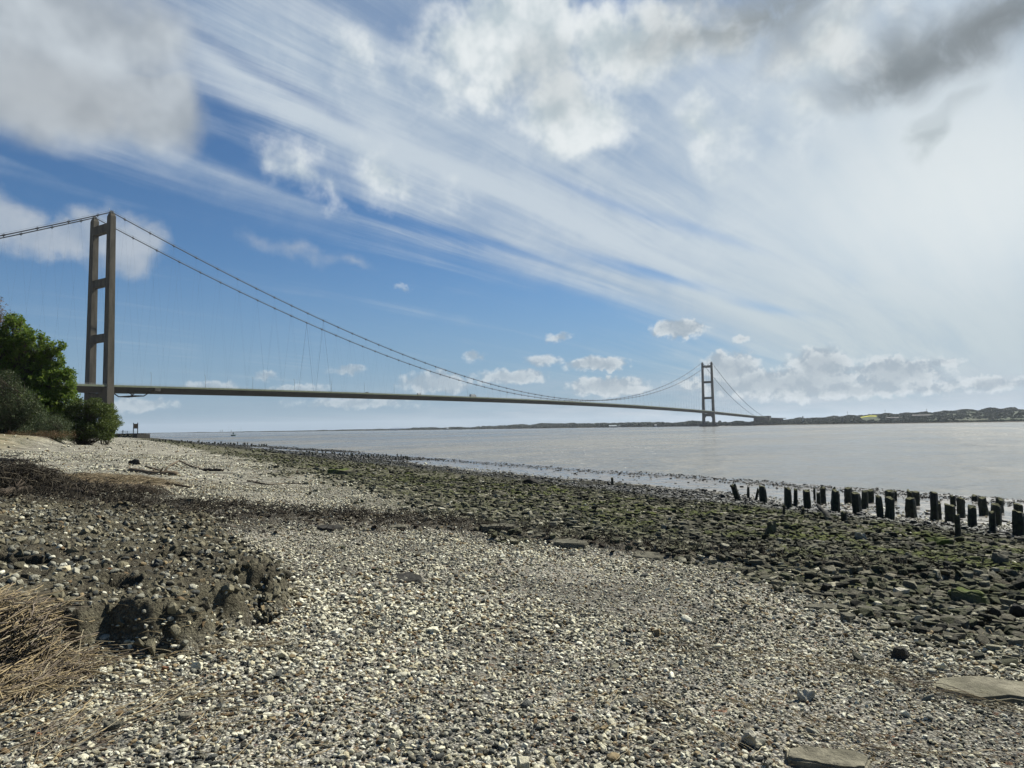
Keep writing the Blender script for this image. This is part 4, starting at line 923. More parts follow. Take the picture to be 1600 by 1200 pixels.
PL = [(1155, 756, 783, 11, -.35, .6, 'leaning broken post with a forked top, leftmost of the post group'), (1169, 761, 781, 4, 0, 1, 'thin splinter of post just right of the leaning forked post'), (1180, 764, 782, 5, .3, 1, 'thin post leaning right between the splinter and the first thick post'),
 (1193, 760, 787, 12, 0, .15, 'first thick upright post from the left, standing alone'), (1232, 763, 795, 13, 0, .3, 'wide split post, left one of a touching pair'), (1243, 764, 791, 7, .05, .4, 'narrow jagged post, right one of the leftmost touching pair'),
 (1262, 766, 795, 13, -.03, .2, 'thick post with a notched top right of the touching pair'), (1273, 763, 781, 3.5, 0, 1, 'very thin stake behind the gap after the notched post'), (1280, 770, 792, 7, 0, .6, 'narrow split stake in front of a thicker post'),
 (1286, 762, 787, 11, .03, .25, 'post of medium width just behind the narrow split stake'), (1305, 767, 800, 14, .05, .2, 'thick tall post with a slightly green right side'), (1305, 762, 783, 6, 0, .7, 'post top peeping out behind the thick green-sided post'),
 (1326, 763, 788, 12, 0, .1, 'clean square post standing in the wet mud, farther than its neighbours'), (1340, 771, 803, 13, 0, .15, 'square post in the near row in front of a narrower one'), (1351, 767, 795, 11, .05, .2, 'post half hidden behind a square near-row post'),
 (1360, 766, 785, 11, .05, .12, 'short post in the mud right of the half hidden post'), (1376, 776, 812, 11, 0, .5, 'narrow post, left one of the middle touching pair'), (1390, 778, 812, 16, 0, .2, 'very wide post, right one of the middle touching pair'),
 (1390, 767, 784, 13, 0, .1, 'short square post in the mud behind the very wide post'), (1399, 767, 782, 5, 0, .3, 'thin post directly right of the short square mud post'), (1424, 779, 809, 15, 0, .12, 'square post with a pale top and lit right face in the near row'),
 (1422, 767, 786, 11, 0, .3, 'left one of two dark posts behind the pale-topped post'), (1431, 768, 790, 12, .05, .2, 'right one of two dark posts behind the pale-topped post'), (1460, 770, 813, 14, .03, .15, 'tallest post of the group with a chamfered top'),
 (1468, 786, 812, 7, 0, .3, 'low stub pressed against the right of the tallest post'), (1485, 789, 817, 18, 0, .15, 'broad squat post with a pale flat top right of the tallest post'), (1490, 774, 791, 10, 0, .5, 'small pointed post in the mud behind the broad squat post'),
 (1502, 779, 809, 14, .02, .15, 'dark rounded post behind the gap right of the broad squat post'), (1497, 804, 838, 9, 0, .5, 'low narrow stake in front of the broad squat post'), (1519, 791, 825, 14, .05, .35, 'post with a sloping top standing alone on the stones'),
 (1523, 773, 783, 9, 0, .3, 'tiny far stub standing in the bright wet mud'), (1537, 778, 805, 13, 0, .12, 'clean upright post in the mud with nothing touching it'), (1551, 799, 833, 11, 0, .4, 'narrow dark post at the near side of the right group'),
 (1556, 789, 821, 16, .06, .15, 'wide leaning post just behind the narrow dark post'), (1562, 779, 801, 12, .05, .3, 'farther post with a splintered left corner at the right'), (1593, 800, 838, 18, 0, .12, 'large near post with a pale top cut by the right frame edge'),
 (1592, 788, 806, 15, 0, .1, 'square post directly behind the large post at the right frame edge'), (1225, 789, 804, 4, 0, .5, 'low pale stake in the stones below the leftmost touching pair'), (1320, 800, 816, 10, 0, .3, 'short dark stump in front of the thick green-sided post'),
 (1253, 793, 806, 6, .2, .8, 'small pointed stub leaning right in the stones'), (957, 747, 758, 4, 0, .4, 'lone short stump at the mud edge, right of the middle of the beach')]
for i, (px, tp, bs, w, ln, jg, lb) in enumerate(PL): post(px, tp, bs, w, ln, jg, i, lb)
log('fallen_plank', 'fallen plank sloping down to the right among the stones below the posts', [(1278, 806, .28), (1298, 813, .0)], .05, .06, MDARK, 31, 0, 'plank')
def ordinal(n):
    on = 'first second third fourth fifth sixth seventh eighth ninth tenth eleventh twelfth thirteenth fourteenth fifteenth sixteenth seventeenth eighteenth nineteenth'.split(); tn = {2: 'twent', 3: 'thirt', 4: 'fort', 5: 'fift'}
    return on[n-1] if n < 20 else tn[n//10]+('ieth' if n % 10 == 0 else 'y-'+on[n % 10-1])
def stub_rows():
    rr = random.Random(77); k = 0
    rows = [((236, 689), (420, 698), 46, 'far left row of old posts', 'tiny dark post in the long stake row at the far left below the bridge'), ((470, 709), (640, 718), 52, 'stakes in the weed left of the tidal pool', 'short black stake in the weedy row left of the tidal pool')]
    for a, b, n, grp, lab in rows:
        for i in range(n):
            lb_ = ('far left stake row below the bridge, %s stake from its left end' if a[0] < 400 else 'weedy stake row left of the tidal pool, %s stake from its left end') % ordinal(i+1)
            u = (i+rr.uniform(-.4, .4))/n; px = a[0]+(b[0]-a[0])*u; py = a[1]+(b[1]-a[1])*u+rr.uniform(-1.5, 1.8)*(1.3 if a[0] > 400 else .6)
            post(px, py-rr.uniform(2.5, 6.0)*(1.1 if a[0] > 400 else .8), py, rr.uniform(1.5, 3.2), rr.uniform(-.1, .1), .3, 200+k, lb_, name='stake', group=grp, topmat=False, cat='stake'); k += 1
    for px, tp, bs in ((197, 688.5, 693), (214.5, 688.5, 693), (221, 690, 693), (223.5, 690, 693)):
        post(px, tp, bs, 1.2, 0, .1, 300+k, {197: 'lone tiny stake on the shingle nearest the bush', 214.5: 'second tiny stake on the shingle right of the lone one', 221: 'left one of two close tiny stakes on the shingle', 223.5: 'right one of two close tiny stakes on the shingle'}[px], name='stake', group='tiny stakes on the far shingle', topmat=False, cat='stake'); k += 1
stub_rows()
# ------------------------------------------------------------------ suspension bridge (local x runs along the deck to the far shore, y away from the beach)
T1 = (-282.004, 471.139); AXA = 0.5635; ZT = 155.07; ZD1 = 35.93; ZDM = 41.47; ZLOW = 44.89; SPAN = 1410.0; HALF = 705.0; XN = -280.0; XS = 530.0
def zdeck(s):
    if s < 0: return ZD1+s*.0157
    if s > SPAN: return ZD1-(s-SPAN)*.0190
    u = (s-HALF)/HALF; return ZDM-(ZDM-ZD1)*u*u
def zcab(s):
    if s < 0: L, e, sg = -XN, zdeck(XN)+1, 4.3; u = -s/L
    elif s > SPAN: L, e, sg = XS, zdeck(SPAN+XS)+1.5, 15.6; u = (s-SPAN)/L
    else: u = (s-HALF)/HALF; return ZLOW+(ZT-ZLOW)*u*u
    return ZT+(e-ZT)*u-4*sg*u*(1-u)
def bridge_pt(s, y, z):
    ca, sa = cos(pi/2-AXA), sin(pi/2-AXA); return (T1[0]+s*ca-y*sa, T1[1]+s*sa+y*ca, z)
def px_of(p):
    q = Vector(p)-Vector((0, 0, EYE)); return 800+FOC*q.dot(Rv)/q.dot(Fv)
def bridge():
    B = empty('suspension_bridge', 'long road suspension bridge with two concrete towers crossing the wide river', 'bridge', (T1[0], T1[1], 0), pi/2-AXA)
    def arr(a, b, st): n = max(2, int(round((b-a)/st))+1); return [a+(b-a)*i/(n-1) for i in range(n)]
    # towers
    for nm, s0, zb, lab in (('tower', 0, .5, 'near bridge tower standing on the beach side'), ('tower', SPAN, 7.0, 'far bridge tower standing on a pier in the river')):
        t = MB()
        legs = []
        for sg in (-1, 1):
            l = MB(); l.frustum((s0, sg*12.2, zb-1), (2.45, 3.3), (s0, sg*11.75, 34), (2.25, 3.15)); l.frustum((s0, sg*11.75, 34), (2.2, 3.1), (s0, sg*11, ZT-3), (1.8, 2.3))
            l.frustum((s0, sg*11, ZT-3), (1.75, 2.25), (s0, sg*11, ZT-1.2), (1.3, 1.7))
            legs.append(l)
        b = MB(); prof = [(-9.3, 19.5), (-6, 24.5), (6, 24.5), (9.3, 19.5), (9.3, 31), (-9.3, 31)]; b.prism(prof, s0-2.0, s0+2.0)
        T = b.build('tower', MCONC, B); T['label'] = lab
        for l in legs: l.build('leg', MCONC, T)
        for zc, h in ((144.3, 2.7), (106.7, 2.4), (68.5, 2.4)):
            b = MB(); b.frustum((s0, 0, zc-h), (1.75, 9.6), (s0, 0, zc+h), (1.75, 9.6)); b.box(s0-1.95, s0+1.95, -9.5, 9.5, zc+h, zc+h+.4); b.build('crossbeam', MCONC, T)
        for sg in (-1, 1):
            sd_ = MB(); sd_.box(s0-1.2, s0+1.2, sg*11-.8, sg*11+.8, ZT-1.2, ZT-.2); sd_.frustum((s0, sg*11, ZT-.2), (1.4, .6), (s0, sg*11, ZT+.9), (.6, .5)); sd_.build('saddle', MCABLE, T)
            for dx, dy, hh in ((-.9, 1.1, 3.6), (.9, -1.1, 2.6), (.3, 1.2, 2.2), (-1.2, -1.2, 1.8)):
                m = MB(); m.tube([(s0+dx, sg*11+dy, ZT-1.2), (s0+dx, sg*11+dy, ZT-1.2+hh)], .07, 5); m.box(s0+dx-.25, s0+dx+.25, sg*11+dy-.05, sg*11+dy+.05, ZT-1.4+hh, ZT-1.2+hh); m.build('mast', MRAIL, T)
            r = MB()
            for z in (ZT-.1, ZT-.6):
                r.tube([(s0-1.7, sg*11-2.1, z), (s0+1.7, sg*11-2.1, z), (s0+1.7, sg*11+2.1, z), (s0-1.7, sg*11+2.1, z), (s0-1.7, sg*11-2.1, z)], .04, 4, False)
            r.build('guard_rail', MRAIL, T)
        if s0 > 0:
            p = MB(); nseg = 28
            def ell(a, b_, z): return [(s0+a*cos(2*pi*k/nseg), b_*math.copysign(abs(sin(2*pi*k/nseg))**.75, sin(2*pi*k/nseg)), z) for k in range(nseg)]
            v = ell(9.5, 23, -3)+ell(9.5, 23, 5.2)+ell(8.6, 22, 5.8)+ell(8.6, 22, 7.0)
            f = [(j*nseg+k, j*nseg+(k+1) % nseg, (j+1)*nseg+(k+1) % nseg, (j+1)*nseg+k) for j in range(3) for k in range(nseg)]+[tuple(3*nseg+k for k in range(nseg))]
            p.add(v, f); p.build('pier', MPIER, T)
        else:
            p = MB(); p.box(-7, 7, -19, 19, -2, 2.4); p.box(-6, 6, -18, 18, 2.4, 3.2); p.build('pier', MCONCD, T)
    # deck
    st = arr(XN-40, SPAN+XS+30, 18.1)
    prof = [(-11, -.0), (11, 0), (11.4, -1.3), (4.5, -4.5), (-4.5, -4.5), (-11.4, -1.3)]
    def sweep(prof, ss, dz=0):
        n = len(prof); v = [(s, p[0], zdeck(s)+p[1]+dz) for s in ss for p in prof]; m = len(ss)
        f = [(i*n+k, i*n+(k+1) % n, (i+1)*n+(k+1) % n, (i+1)*n+k) for i in range(m-1) for k in range(n)]
        f += [tuple(range(n-1, -1, -1)), tuple((m-1)*n+k for k in range(n))]
        b = MB(); b.add(v, f); return b
    D = sweep(prof, st).build('deck', MDECK, B)
    sweep([(-10.2, .03), (-.8, .03), (-.8, .08), (-10.2, .08)], st).build('roadway', MROAD, D); sweep([(.8, .03), (10.2, .03), (10.2, .08), (.8, .08)], st).build('roadway', MROAD, D)
    for sg in (-1, 1):
        a, b_ = sg*11.05, sg*14.2
        pr = [(min(a, b_), -.35), (max(a, b_), -.35), (max(a, b_), .35), (min(a, b_), .35)]
        if sg < 0: pr = [(-14.2, -.95), (-14.05, -.95), (-11.5, -.3), (-11.05, -.3), (-11.05, .12), (-14.2, .28)]
        else: pr = [(11.05, -.3), (11.5, -.3), (14.05, -.95), (14.2, -.95), (14.2, .28), (11.05, .12)]
        W_ = sweep(pr, st).build('walkway', MWALK, D)
        for off, nmz in ((14.1, 'parapet'), (10.6, 'crash_barrier')):
            r = MB()
            for h in ((.5, .85, 1.35) if off > 12 else (.4, .75)):
                r.tube([(s, sg*off, zdeck(s)+h) for s in st], .05 if off > 12 else .08, 4)
            for s in arr(XN, SPAN+XS, 3.62 if off > 12 else 9.05): r.tube([(s, sg*off, zdeck(s)+.1), (s, sg*off, zdeck(s)+(1.38 if off > 12 else .8))], .05, 4)
            r.build(nmz, MRAIL, D)
    # main cables
    for sg in (-1, 1):
        ss = arr(XN, 0, 9)[:-1]+arr(0, SPAN, 9.05)[:-1]+arr(SPAN, SPAN+XS, 9)
        c = MB(); c.tube([(s, sg*11, zcab(s)) for s in ss], .36, 8); K = c.build('main_cable', MCABLE, B, True)
        h = MB()
        for dy in (-.45, .45): h.tube([(s, sg*11+dy, zcab(s)+1.25) for s in ss], .035, 4)
        h.build('hand_rope', MCABLE, K)
    # cable bands and inclined hangers; the ones that show largest are parts of their own
    def s_at(px, sg): return min(arr(9.05, SPAN-9.05, 18.1), key=lambda s: abs(px_of(bridge_pt(s, sg*11, zcab(s)))-px))
    SD = (s_at(494, -1), s_at(470, 1))
    big = []; rest_b = MB(); rest_h = MB(); cnt_b = 0; cnt_h = 0; bands = []; hang = []
    for sg in (-1, 1):
        for s in arr(9.05, SPAN-9.05, 18.1): bands.append((s, sg))
        for s in arr(XN+18, -9, 18.1)+arr(SPAN+9, SPAN+XS-18, 18.1): bands.append((s, sg))
    for s, sg in bands:
        for d in (-9.05, 9.05):
            zb = zdeck(s+d)
            if zcab(s)-zb > 2: hang.append((s, s+d*min(1, (zcab(s)-zb)/30), sg))
    bands.sort(key=lambda b: (abs(b[0]-40) if b[0] > -60 else 5000)+b[1]*2); hang.sort(key=lambda b: (abs(b[0]-60) if b[0] > -60 else 5000)+b[2]*2)
    def band_mesh(m, s, sg):
        z = zcab(s); sl_ = (zcab(s+1)-zcab(s-1))/2; d = Vector((1, 0, sl_)).normalized(); c = Vector((s, sg*11, z))
        m.tube([c-d*.9, c-d*.85, c+d*.85, c+d*.9], [.40, .55, .55, .40], 8); m.box(s-.2, s+.2, sg*11-.25, sg*11+.25, z-1.1, z-.3)
        for dy in (-.45, .45): m.tube([(s, sg*11+dy, z+.2), (s, sg*11+dy, z+1.3)], .07, 4)
    for i, (s, sg) in enumerate(bands):
        m = MB() if i < 98 else rest_b; band_mesh(m, s, sg)
        if i < 98: m.build('cable_band', MCABLE, B)
    for i, (s, s2, sg) in enumerate(hang):
        m = MB() if i < 98 else rest_h; m.tube([(s, sg*11, zcab(s)-.8), (s2, sg*11.6, zdeck(s2)+.1)], .06 if (sg < 0 and abs(s-SD[0]) < 9) or (sg > 0 and abs(s-SD[1]) < 9) else (.017 if s < 900 else .035), 4)
        if i < 98: m.build('hanger', MCABLE, B)
    rest_b.build('cable_bands', MCABLE, B)['kind'] = 'stuff'; rest_h.build('hangers', MCABLE, B)['kind'] = 'stuff'
    # lamp columns along the deck edge
    for s in arr(30, SPAN-20, 42)+arr(SPAN+30, SPAN+500, 60):
        l = MB(); z = zdeck(s); l.tube([(s, -10.9, z), (s, -10.9, z+9.5), (s, -10.5, z+10)], [.14, .08, .06], 6); l.box(s-.15, s+.15, -10.6, -9.6, z+9.9, z+10.1); l.build('lamp_post', MRAIL, B)
    # inspection cradle slung under the deck
    g = MB(); s0 = 21; z = zdeck(s0)
    for y0 in (-10, 9):
        g.tube([(s0-7, y0, z-3.8), (s0-3, y0, z-6.6), (s0+4.5, y0, z-6.6), (s0+9, y0, z-3.4)], .42, 6)
    for xx in (s0-3, s0+.8, s0+4.5): g.tube([(xx, -10, z-6.6), (xx, 9, z-6.6)], .3, 6)
    g.box(s0-3, s0+4.5, -9.6, -8.6, z-6.7, z-6.2); g.build('inspection_cradle', MPIER, B)
    a = MB(); a.box(s0+10, s0+14, -14.5, -11.6, z-3.0, z-1.0); a.box(s0+9, s0+15, -14.3, -12, z-1.0, z-.8); a.build('access_platform', MPIER, B)
    # far anchorage and approach
    sA = SPAN+XS; a = MB(); zt = zdeck(sA)
    a.box(sA-8, sA+34, -17, 17, -3, zt-1.5); a.box(sA+34, sA+60, -20, 20, -3, zt+2.5)
    for k in range(9): a.box(sA-7+k*4.6, sA-5.6+k*4.6, -17.5, -17, 0, zt-2.5)
    for k in range(6): a.box(sA-8.4, sA-8, -15+k*5.4, -13+k*5.4, 0, zt-2.5)
    a.box(sA+32, sA+62, -21, 21, zt+2.5, zt+3.6); a.build('anchorage', MPIER, B)
    v_ = MB(); v_.box(sA+60, sA+330, -13, 13, zt-3.6, zt-1.6)
    for k in range(8): v_.box(sA+80+k*32, sA+83+k*32, -8, 8, -2, zt-3.6)
    v_.build('approach_viaduct', MPIER, B)
    a = MB(); a.box(XN-45, XN+2, -17, 17, -3, zdeck(XN)-1); a.build('anchorage', MCONCD, B)
    return B
BR = bridge()
# vehicles on the bridge
def vehicle(kind, s, y, col, label):
    m = MB(); paint = plain(kind+'_paint', col, .35, 0, .05); gl = plain(kind+'_glass', (.03, .04, .05), .15, 0, .0)
    if kind == 'lorry': Lh, Wd = 5.5, 1.25; m.box(-5.5, 3.2, -1.25, 1.25, .9, 3.7); m.box(3.5, 5.4, -1.2, 1.2, .5, 3.0); win = [(5.0, 5.42, -1.1, 1.1, 1.8, 2.7), (4.0, 5.0, -1.22, 1.22, 1.8, 2.6)]; wh = (-4.4, -3.2, 2.0, 4.4)
    elif kind == 'van': m.prism([(-.95, .35), (.95, .35), (.95, 1.6), (.85, 2.3), (-.85, 2.3), (-.95, 1.6)], -2.6, 1.5); m.prism([(-.95, .35), (.95, .35), (.95, 1.1), (-.95, 1.1)], 1.5, 2.7); win = [(1.3, 1.9, -.8, .8, 1.3, 2.1), (.3, 1.4, -.97, .97, 1.4, 2.0)]; wh = (-1.7, 1.7)
    else: m.prism([(-.88, .3), (.88, .3), (.9, .85), (-.9, .85)], -2.1, 2.1); m.frustum((-.25, 0, .85), (1.4, .82), (-.35, 0, 1.45), (.85, .66)); win = [(-1.1, .4, -.78, .78, .95, 1.35)]; wh = (-1.3, 1.35)
    hz = zdeck(s)+.1
    e = empty(kind, label, kind, bridge_pt(s, y, hz), pi/2-AXA+(pi if y > 0 else 0)); m.build('body', paint, e)
    g = MB()
    for w_ in win: g.box(*w_)
    g.build('window', gl, e)
    for wx in wh:
        for sy in (-1, 1):
            q = MB(); q.tube([(wx, sy*.75, .34), (wx, sy*.95, .34)], .34, 12); q.build('wheel', MROAD, e)
vehicle('lorry', 430, -6, (.35, .35, .34), 'white lorry crossing the near half of the bridge')
vehicle('van', 330, -6, (.4, .4, .4), 'white van on the bridge deck left of the lorry')
vehicle('car', 560, -6, (.55, .56, .58), 'silver car on the bridge deck right of the lorry')
vehicle('car', 250, -7, (.04, .04, .05), 'dark car on the bridge deck nearest the near tower')
vehicle('car', 690, -6, (.3, .05, .04), 'red car near the middle of the bridge span')
# ------------------------------------------------------------------ far shore
AZD = [-60, -31, -24, -16, -8, 0, 5, 12, 16, 20, 25, 30, 37, 50, 80]
DST = [9500, 9500, 7800, 5200, 3700, 3000, 2700, 2350, 2190, 2130, 2000, 1950, 1900, 1950, 2400]
RPX = [200, 450, 600, 700, 800, 850, 900, 1000, 1060, 1200, 1290, 1358, 1420, 1470, 1510, 1560, 1600, 1800]
RH = [0, 1, 4, 7, 9, 13, 12, 8, 9, 13, 19, 26, 27, 28, 32, 32, 30, 34]
RAZ = [azel(p, 665)[0] for p in RPX]
def far_d(az): return np.interp(az, AZD, DST)
def far_h(az, e):
    rg = np.interp(az, RAZ, RH); w_ = 1+.05*np.sin(np.asarray(az)*2.3)+.04*np.sin(np.asarray(az)*5.1+1)
    return np.interp(e, [-60, 0, 12, 30], [-2, .05, 1.6, 2.2])+rg*w_*sstep(80, 850, e)
def b_far(t, p, out):
    pos = t.node('ShaderNodeNewGeometry').outputs['Position']
    v = t.node('ShaderNodeTexVoronoi', None, Vector=pos, Scale=.0045); f = t.xyz(v.outputs['Color'])[0]
    c = t.ramp(f, [(0, (.030, .044, .020)), (.35, (.038, .054, .023)), (.6, (.046, .052, .028)), (.8, (.034, .05, .02))], 'CONSTANT')
    c = t.mix(t.mapr(t.noise(pos, .02, 4, .6), .4, .6, 0, .5), c, (.05, .055, .03))
    z = t.xyz(pos)[2]; c = t.mix(t.mapr(z, 2.0, 1.2), c, (.09, .082, .066))
    t.l.new(c, p.inputs['Base Color'])
MFAR = material('far_fields', b_far); MYEL = plain('rape_field', (.42, .40, .04), .9, 0, .1, .02)
def far_shore():
    az = np.arange(-60, 80.01, .25); es = np.array([-60, -5, 0, 6, 12, 30, 80, 200, 350, 500, 650, 850, 1100, 1500, 2200])
    A, E_ = np.meshgrid(az, es, indexing='ij'); D = far_d(A)+E_; x = D*np.sin(np.radians(A)); y = D*np.cos(np.radians(A)); z = far_h(A, E_)
    na, ne = A.shape; I, J = np.meshgrid(np.arange(na-1), np.arange(ne-1), indexing='ij')
    f = np.stack([I*ne+J, (I+1)*ne+J, (I+1)*ne+J+1, I*ne+J+1], -1).reshape(-1, 4)[:, ::-1]
    tag(npmesh('far_shore', np.stack([x.ravel(), y.ravel(), z.ravel()], 1), f, MFAR), kind='structure')
far_shore()
def far_xy(px, e, dz=0):
    a = azel(px, 665)[0]; D = float(far_d(a))+e; return D*sin(radians(a)), D*cos(radians(a)), float(far_h(a, e))+dz
def crown_mesh(k, mat, n=90):
    rr = random.Random(k); b = MB()
    for i in range(n):
        a = rr.uniform(0, 2*pi); u = rr.uniform(-.6, 1); q = sqrt(max(0, 1-u*u))*rr.uniform(.6, 1.05)
        c = Vector((q*cos(a)*.5, q*sin(a)*.5, .5+u*.42*rr.uniform(.8, 1.1))); s_ = rr.uniform(.09, .2)
        n1 = Vector((rr.uniform(-1, 1), rr.uniform(-1, 1), rr.uniform(-.3, 1))).normalized(); t1 = n1.orthogonal().normalized()*s_; t2 = n1.cross(t1)
        b.add([c-t1-t2*.6, c+t1-t2, c+t1*.7+t2, c-t1+t2*.8], [(0, 1, 2, 3)])
    b.tube([(0, 0, 0), (0, 0, .5)], [.05, .03], 5)
    me = bpy.data.meshes.new('crown'); me.from_pydata(b.v, [], b.f); me.materials.append(mat); return me
far_src = [src('far_crown_shape', crown_mesh(k, ML_FAR if k < 5 else ML_FAR2)) for k in range(8)]
def far_woods():
    P = []; Sc = []
    def strip(p0, p1, e0, e1, n, s0, s1):
        n = int(n*1.7); s0 *= .8; s1 *= .85; px = rng.uniform(p0, p1, n)+rng.normal(0, 14 if p1-p0 > 60 else 3, n); e = rng.uniform(e0, e1, n)
        a = np.interp(px, [150, 400, 800, 1200, 1600, 1900], [azel(q, 665)[0] for q in (150, 400, 800, 1200, 1600, 1900)])
        D = far_d(a)+e; P.append(np.stack([D*np.sin(np.radians(a)), D*np.cos(np.radians(a)), far_h(a, e)-.8], 1)); Sc.append(rng.uniform(s0, s1, n)*(.75+.5*vn(px*.07, e*0, 5)))
    strip(215, 460, 10, 400, 700, 6, 10); strip(440, 700, 15, 300, 900, 6, 10); strip(640, 720, 60, 400, 260, 8, 12); strip(690, 1010, 10, 180, 1200, 7, 12); strip(845, 895, 500, 850, 200, 10, 14)
    strip(760, 1100, 300, 900, 800, 8, 13); strip(1030, 1190, 12, 250, 1000, 9, 14); strip(1190, 1480, 20, 140, 900, 5, 9); strip(1210, 1420, 250, 1000, 900, 5, 10)
    strip(1400, 1720, 700, 1000, 700, 5, 10); strip(1480, 1532, 800, 950, 130, 8, 13); strip(1545, 1585, 700, 900, 170, 9, 15); strip(1380, 1720, 15, 60, 500, 3, 7); strip(1400, 1800, 300, 600, 700, 4, 9); strip(1080, 1100, 300, 500, 60, 8, 12)
    P = np.concatenate(P); sc = np.concatenate(Sc); n = len(P)
    az = np.degrees(np.arctan2(P[:, 0], P[:, 1])); yel = (np.abs(az-azel(1358, 650)[0])+.25*np.sin(P[:, 0]) < .75) & (np.hypot(P[:, 0], P[:, 1])-far_d(az) > 300) & (np.hypot(P[:, 0], P[:, 1])-far_d(az) < 770)
    P, sc = P[~yel], sc[~yel]; n = len(P)
    scatter('far_woods', far_src, P, np.stack([np.zeros(n), np.zeros(n), rng.uniform(0, 6.28, n)], 1), np.stack([sc*rng.uniform(.9, 1.5, n), sc*rng.uniform(.9, 1.5, n), sc], 1), rng.integers(0, 8, n), np.ones((n, 3)), 'dark woods and hedges lining the far bank of the river', 'woods')
far_woods()
def drape(name, px0, px1, e0, e1, mat, dz=.8):
    a0, a1 = azel(px0, 655)[0], azel(px1, 655)[0]; A, E_ = np.meshgrid(np.linspace(a0, a1, 12), np.linspace(e0, e1, 8), indexing='ij'); D = far_d(A)+E_
    z = far_h(A, E_)+dz; I, J = np.meshgrid(np.arange(11), np.arange(7), indexing='ij')
    f = np.stack([I*8+J, (I+1)*8+J, (I+1)*8+J+1, I*8+J+1], -1).reshape(-1, 4)[:, ::-1]
    tag(npmesh(name, np.stack([(D*np.sin(np.radians(A))).ravel(), (D*np.cos(np.radians(A))).ravel(), z.ravel()], 1), f, mat), kind='structure')
drape('yellow_field', 1345, 1370, 640, 750, MYEL); drape('yellow_field', 1284, 1293, 680, 770, MYEL)
# buildings and landmarks across the water
def far_thing(name, label, cat, px, e, rz=None):
    x, y, z = far_xy(px, e); return empty(name, label, cat, (x, y, z), (atan2(y, x)-pi/2) if rz is None else rz)
MWH = plain('white_render', (.28, .28, .27)); MBLUE = plain('blue_cladding', (.14, .18, .23)); MSTACK = plain('dark_masonry', (.06, .055, .05)); MSHED = plain('grey_roof', (.30, .33, .34))
t = far_thing('chimney', 'slim white tower with a dark cap on the far bank right of the bridge', 'tower', 1255, 120)
b = MB(); b.tube([(0, 0, -1), (0, 0, 19)], [1.6, 1.25], 14); b.build('shaft', MWH, t); b = MB(); b.tube([(0, 0, 19), (0, 0, 23)], [1.5, 1.4], 14); b.build('cap', MSTACK, t)
t = far_thing('chimney', 'short dark brick chimney on the far bank in front of the woods', 'chimney', 1316.5, 30)
b = MB(); b.tube([(0, 0, -1), (0, 0, 15)], [1.7, 1.2], 12); b.build('stack', MSTACK, t); b = MB(); b.tube([(0, 0, 15), (0, 0, 15.8)], [1.6, 1.6], 12); b.build('rim', MSTACK, t)
def shed(px, e, L, Dp, H, label, wall, roof):
    t = far_thing('long_shed', label, 'building', px, e); b = MB(); b.box(-L/2, L/2, 0, Dp, -2, H); b.build('wall', wall, t)
    n = max(2, int(L/14)); 
    r = MB(); r.prism([(-1, H), (Dp+1, H), (Dp/2, H+Dp*.22)], -L/2-.6, L/2+.6); r.build('roof', roof, t)
    for k in range(n): w_ = MB(); x0 = -L/2+(k+.5)*L/n; w_.box(x0-1.5, x0+1.5, -.15, 0, 1, min(H-.6, 3.2)); w_.build('door', MSTACK, t)
shed(625, 60, 110, 24, 6, 'long blue-grey warehouse among trees on the far left bank', MBLUE, MBLUE)
shed(966, 12, 66, 16, 3.5, 'long low pale shed on the far bank left of the far tower', MWH, MSHED)
shed(1030, 14, 30, 12, 4, 'small pale building on the far bank just left of the far tower', MSHED, MWH)
shed(702, 20, 26, 14, 5, 'small white building at the water edge of the left far bank', MWH, MSHED)
shed(1440, 480, 46, 14, 6, 'long dark-roofed row of houses on the right far hillside', MPIER, MSTACK)
shed(1395, 380, 34, 12, 6, 'dark-roofed house row on the far hillside below the ridge', MSTACK, MSTACK)
for px, e, h, lab in ((357.5, 900, 66, 'faint thin mast above the far left bank, left of the two'), (376.5, 800, 60, 'faint thin mast above the far left bank, right of the two'), (1325, 900, 22, 'tiny pylon on the skyline left of the yellow field'), (1384, 900, 20, 'tiny pylon on the skyline right of the yellow field'), (1449, 900, 18, 'tiny lattice mast on the right skyline')):
    t = far_thing('lattice_mast', lab, 'mast', px, e); w0 = h*.035
    for sx, sy in ((-1, -1), (1, -1), (1, 1), (-1, 1)): b = MB(); b.tube([(sx*w0, sy*w0, -1), (sx*w0*.2, sy*w0*.2, h)], .35 if h > 40 else .18, 4); b.build('leg', MSTACK, t)
    b = MB()
    for k in range(9):
        z0 = h*k/9; q = w0*(1-.8*k/9); b.tube([(-q, -q, z0), (q, -q, z0+h/9), (q, q, z0), (-q, q, z0+h/9), (-q, -q, z0)], .14, 4, False)
    if h < 40: b.box(-w0*3.4, w0*3.4, -.2, .2, h*.8, h*.82); b.box(-w0*2.4, w0*2.4, -.2, .2, h*.93, h*.95)
    b.build('lattice', MSTACK, t)
for px, e, h, lab in ((344.5, 300, 24, 'small left chimney of the far left works'), (347.5, 300, 27, 'small right chimney of the far left works'), (361.5, 200, 24, 'single far chimney right of the left mast')):
    t = far_thing('chimney', lab, 'chimney', px, e); b = MB(); b.tube([(0, 0, -1), (0, 0, h)], [2.6, 1.8], 10); b.build('stack', MSTACK, t); b = MB(); b.tube([(0, 0, h), (0, 0, h+1.2)], [2.2, 2.2], 10); b.build('rim', MSTACK, t)

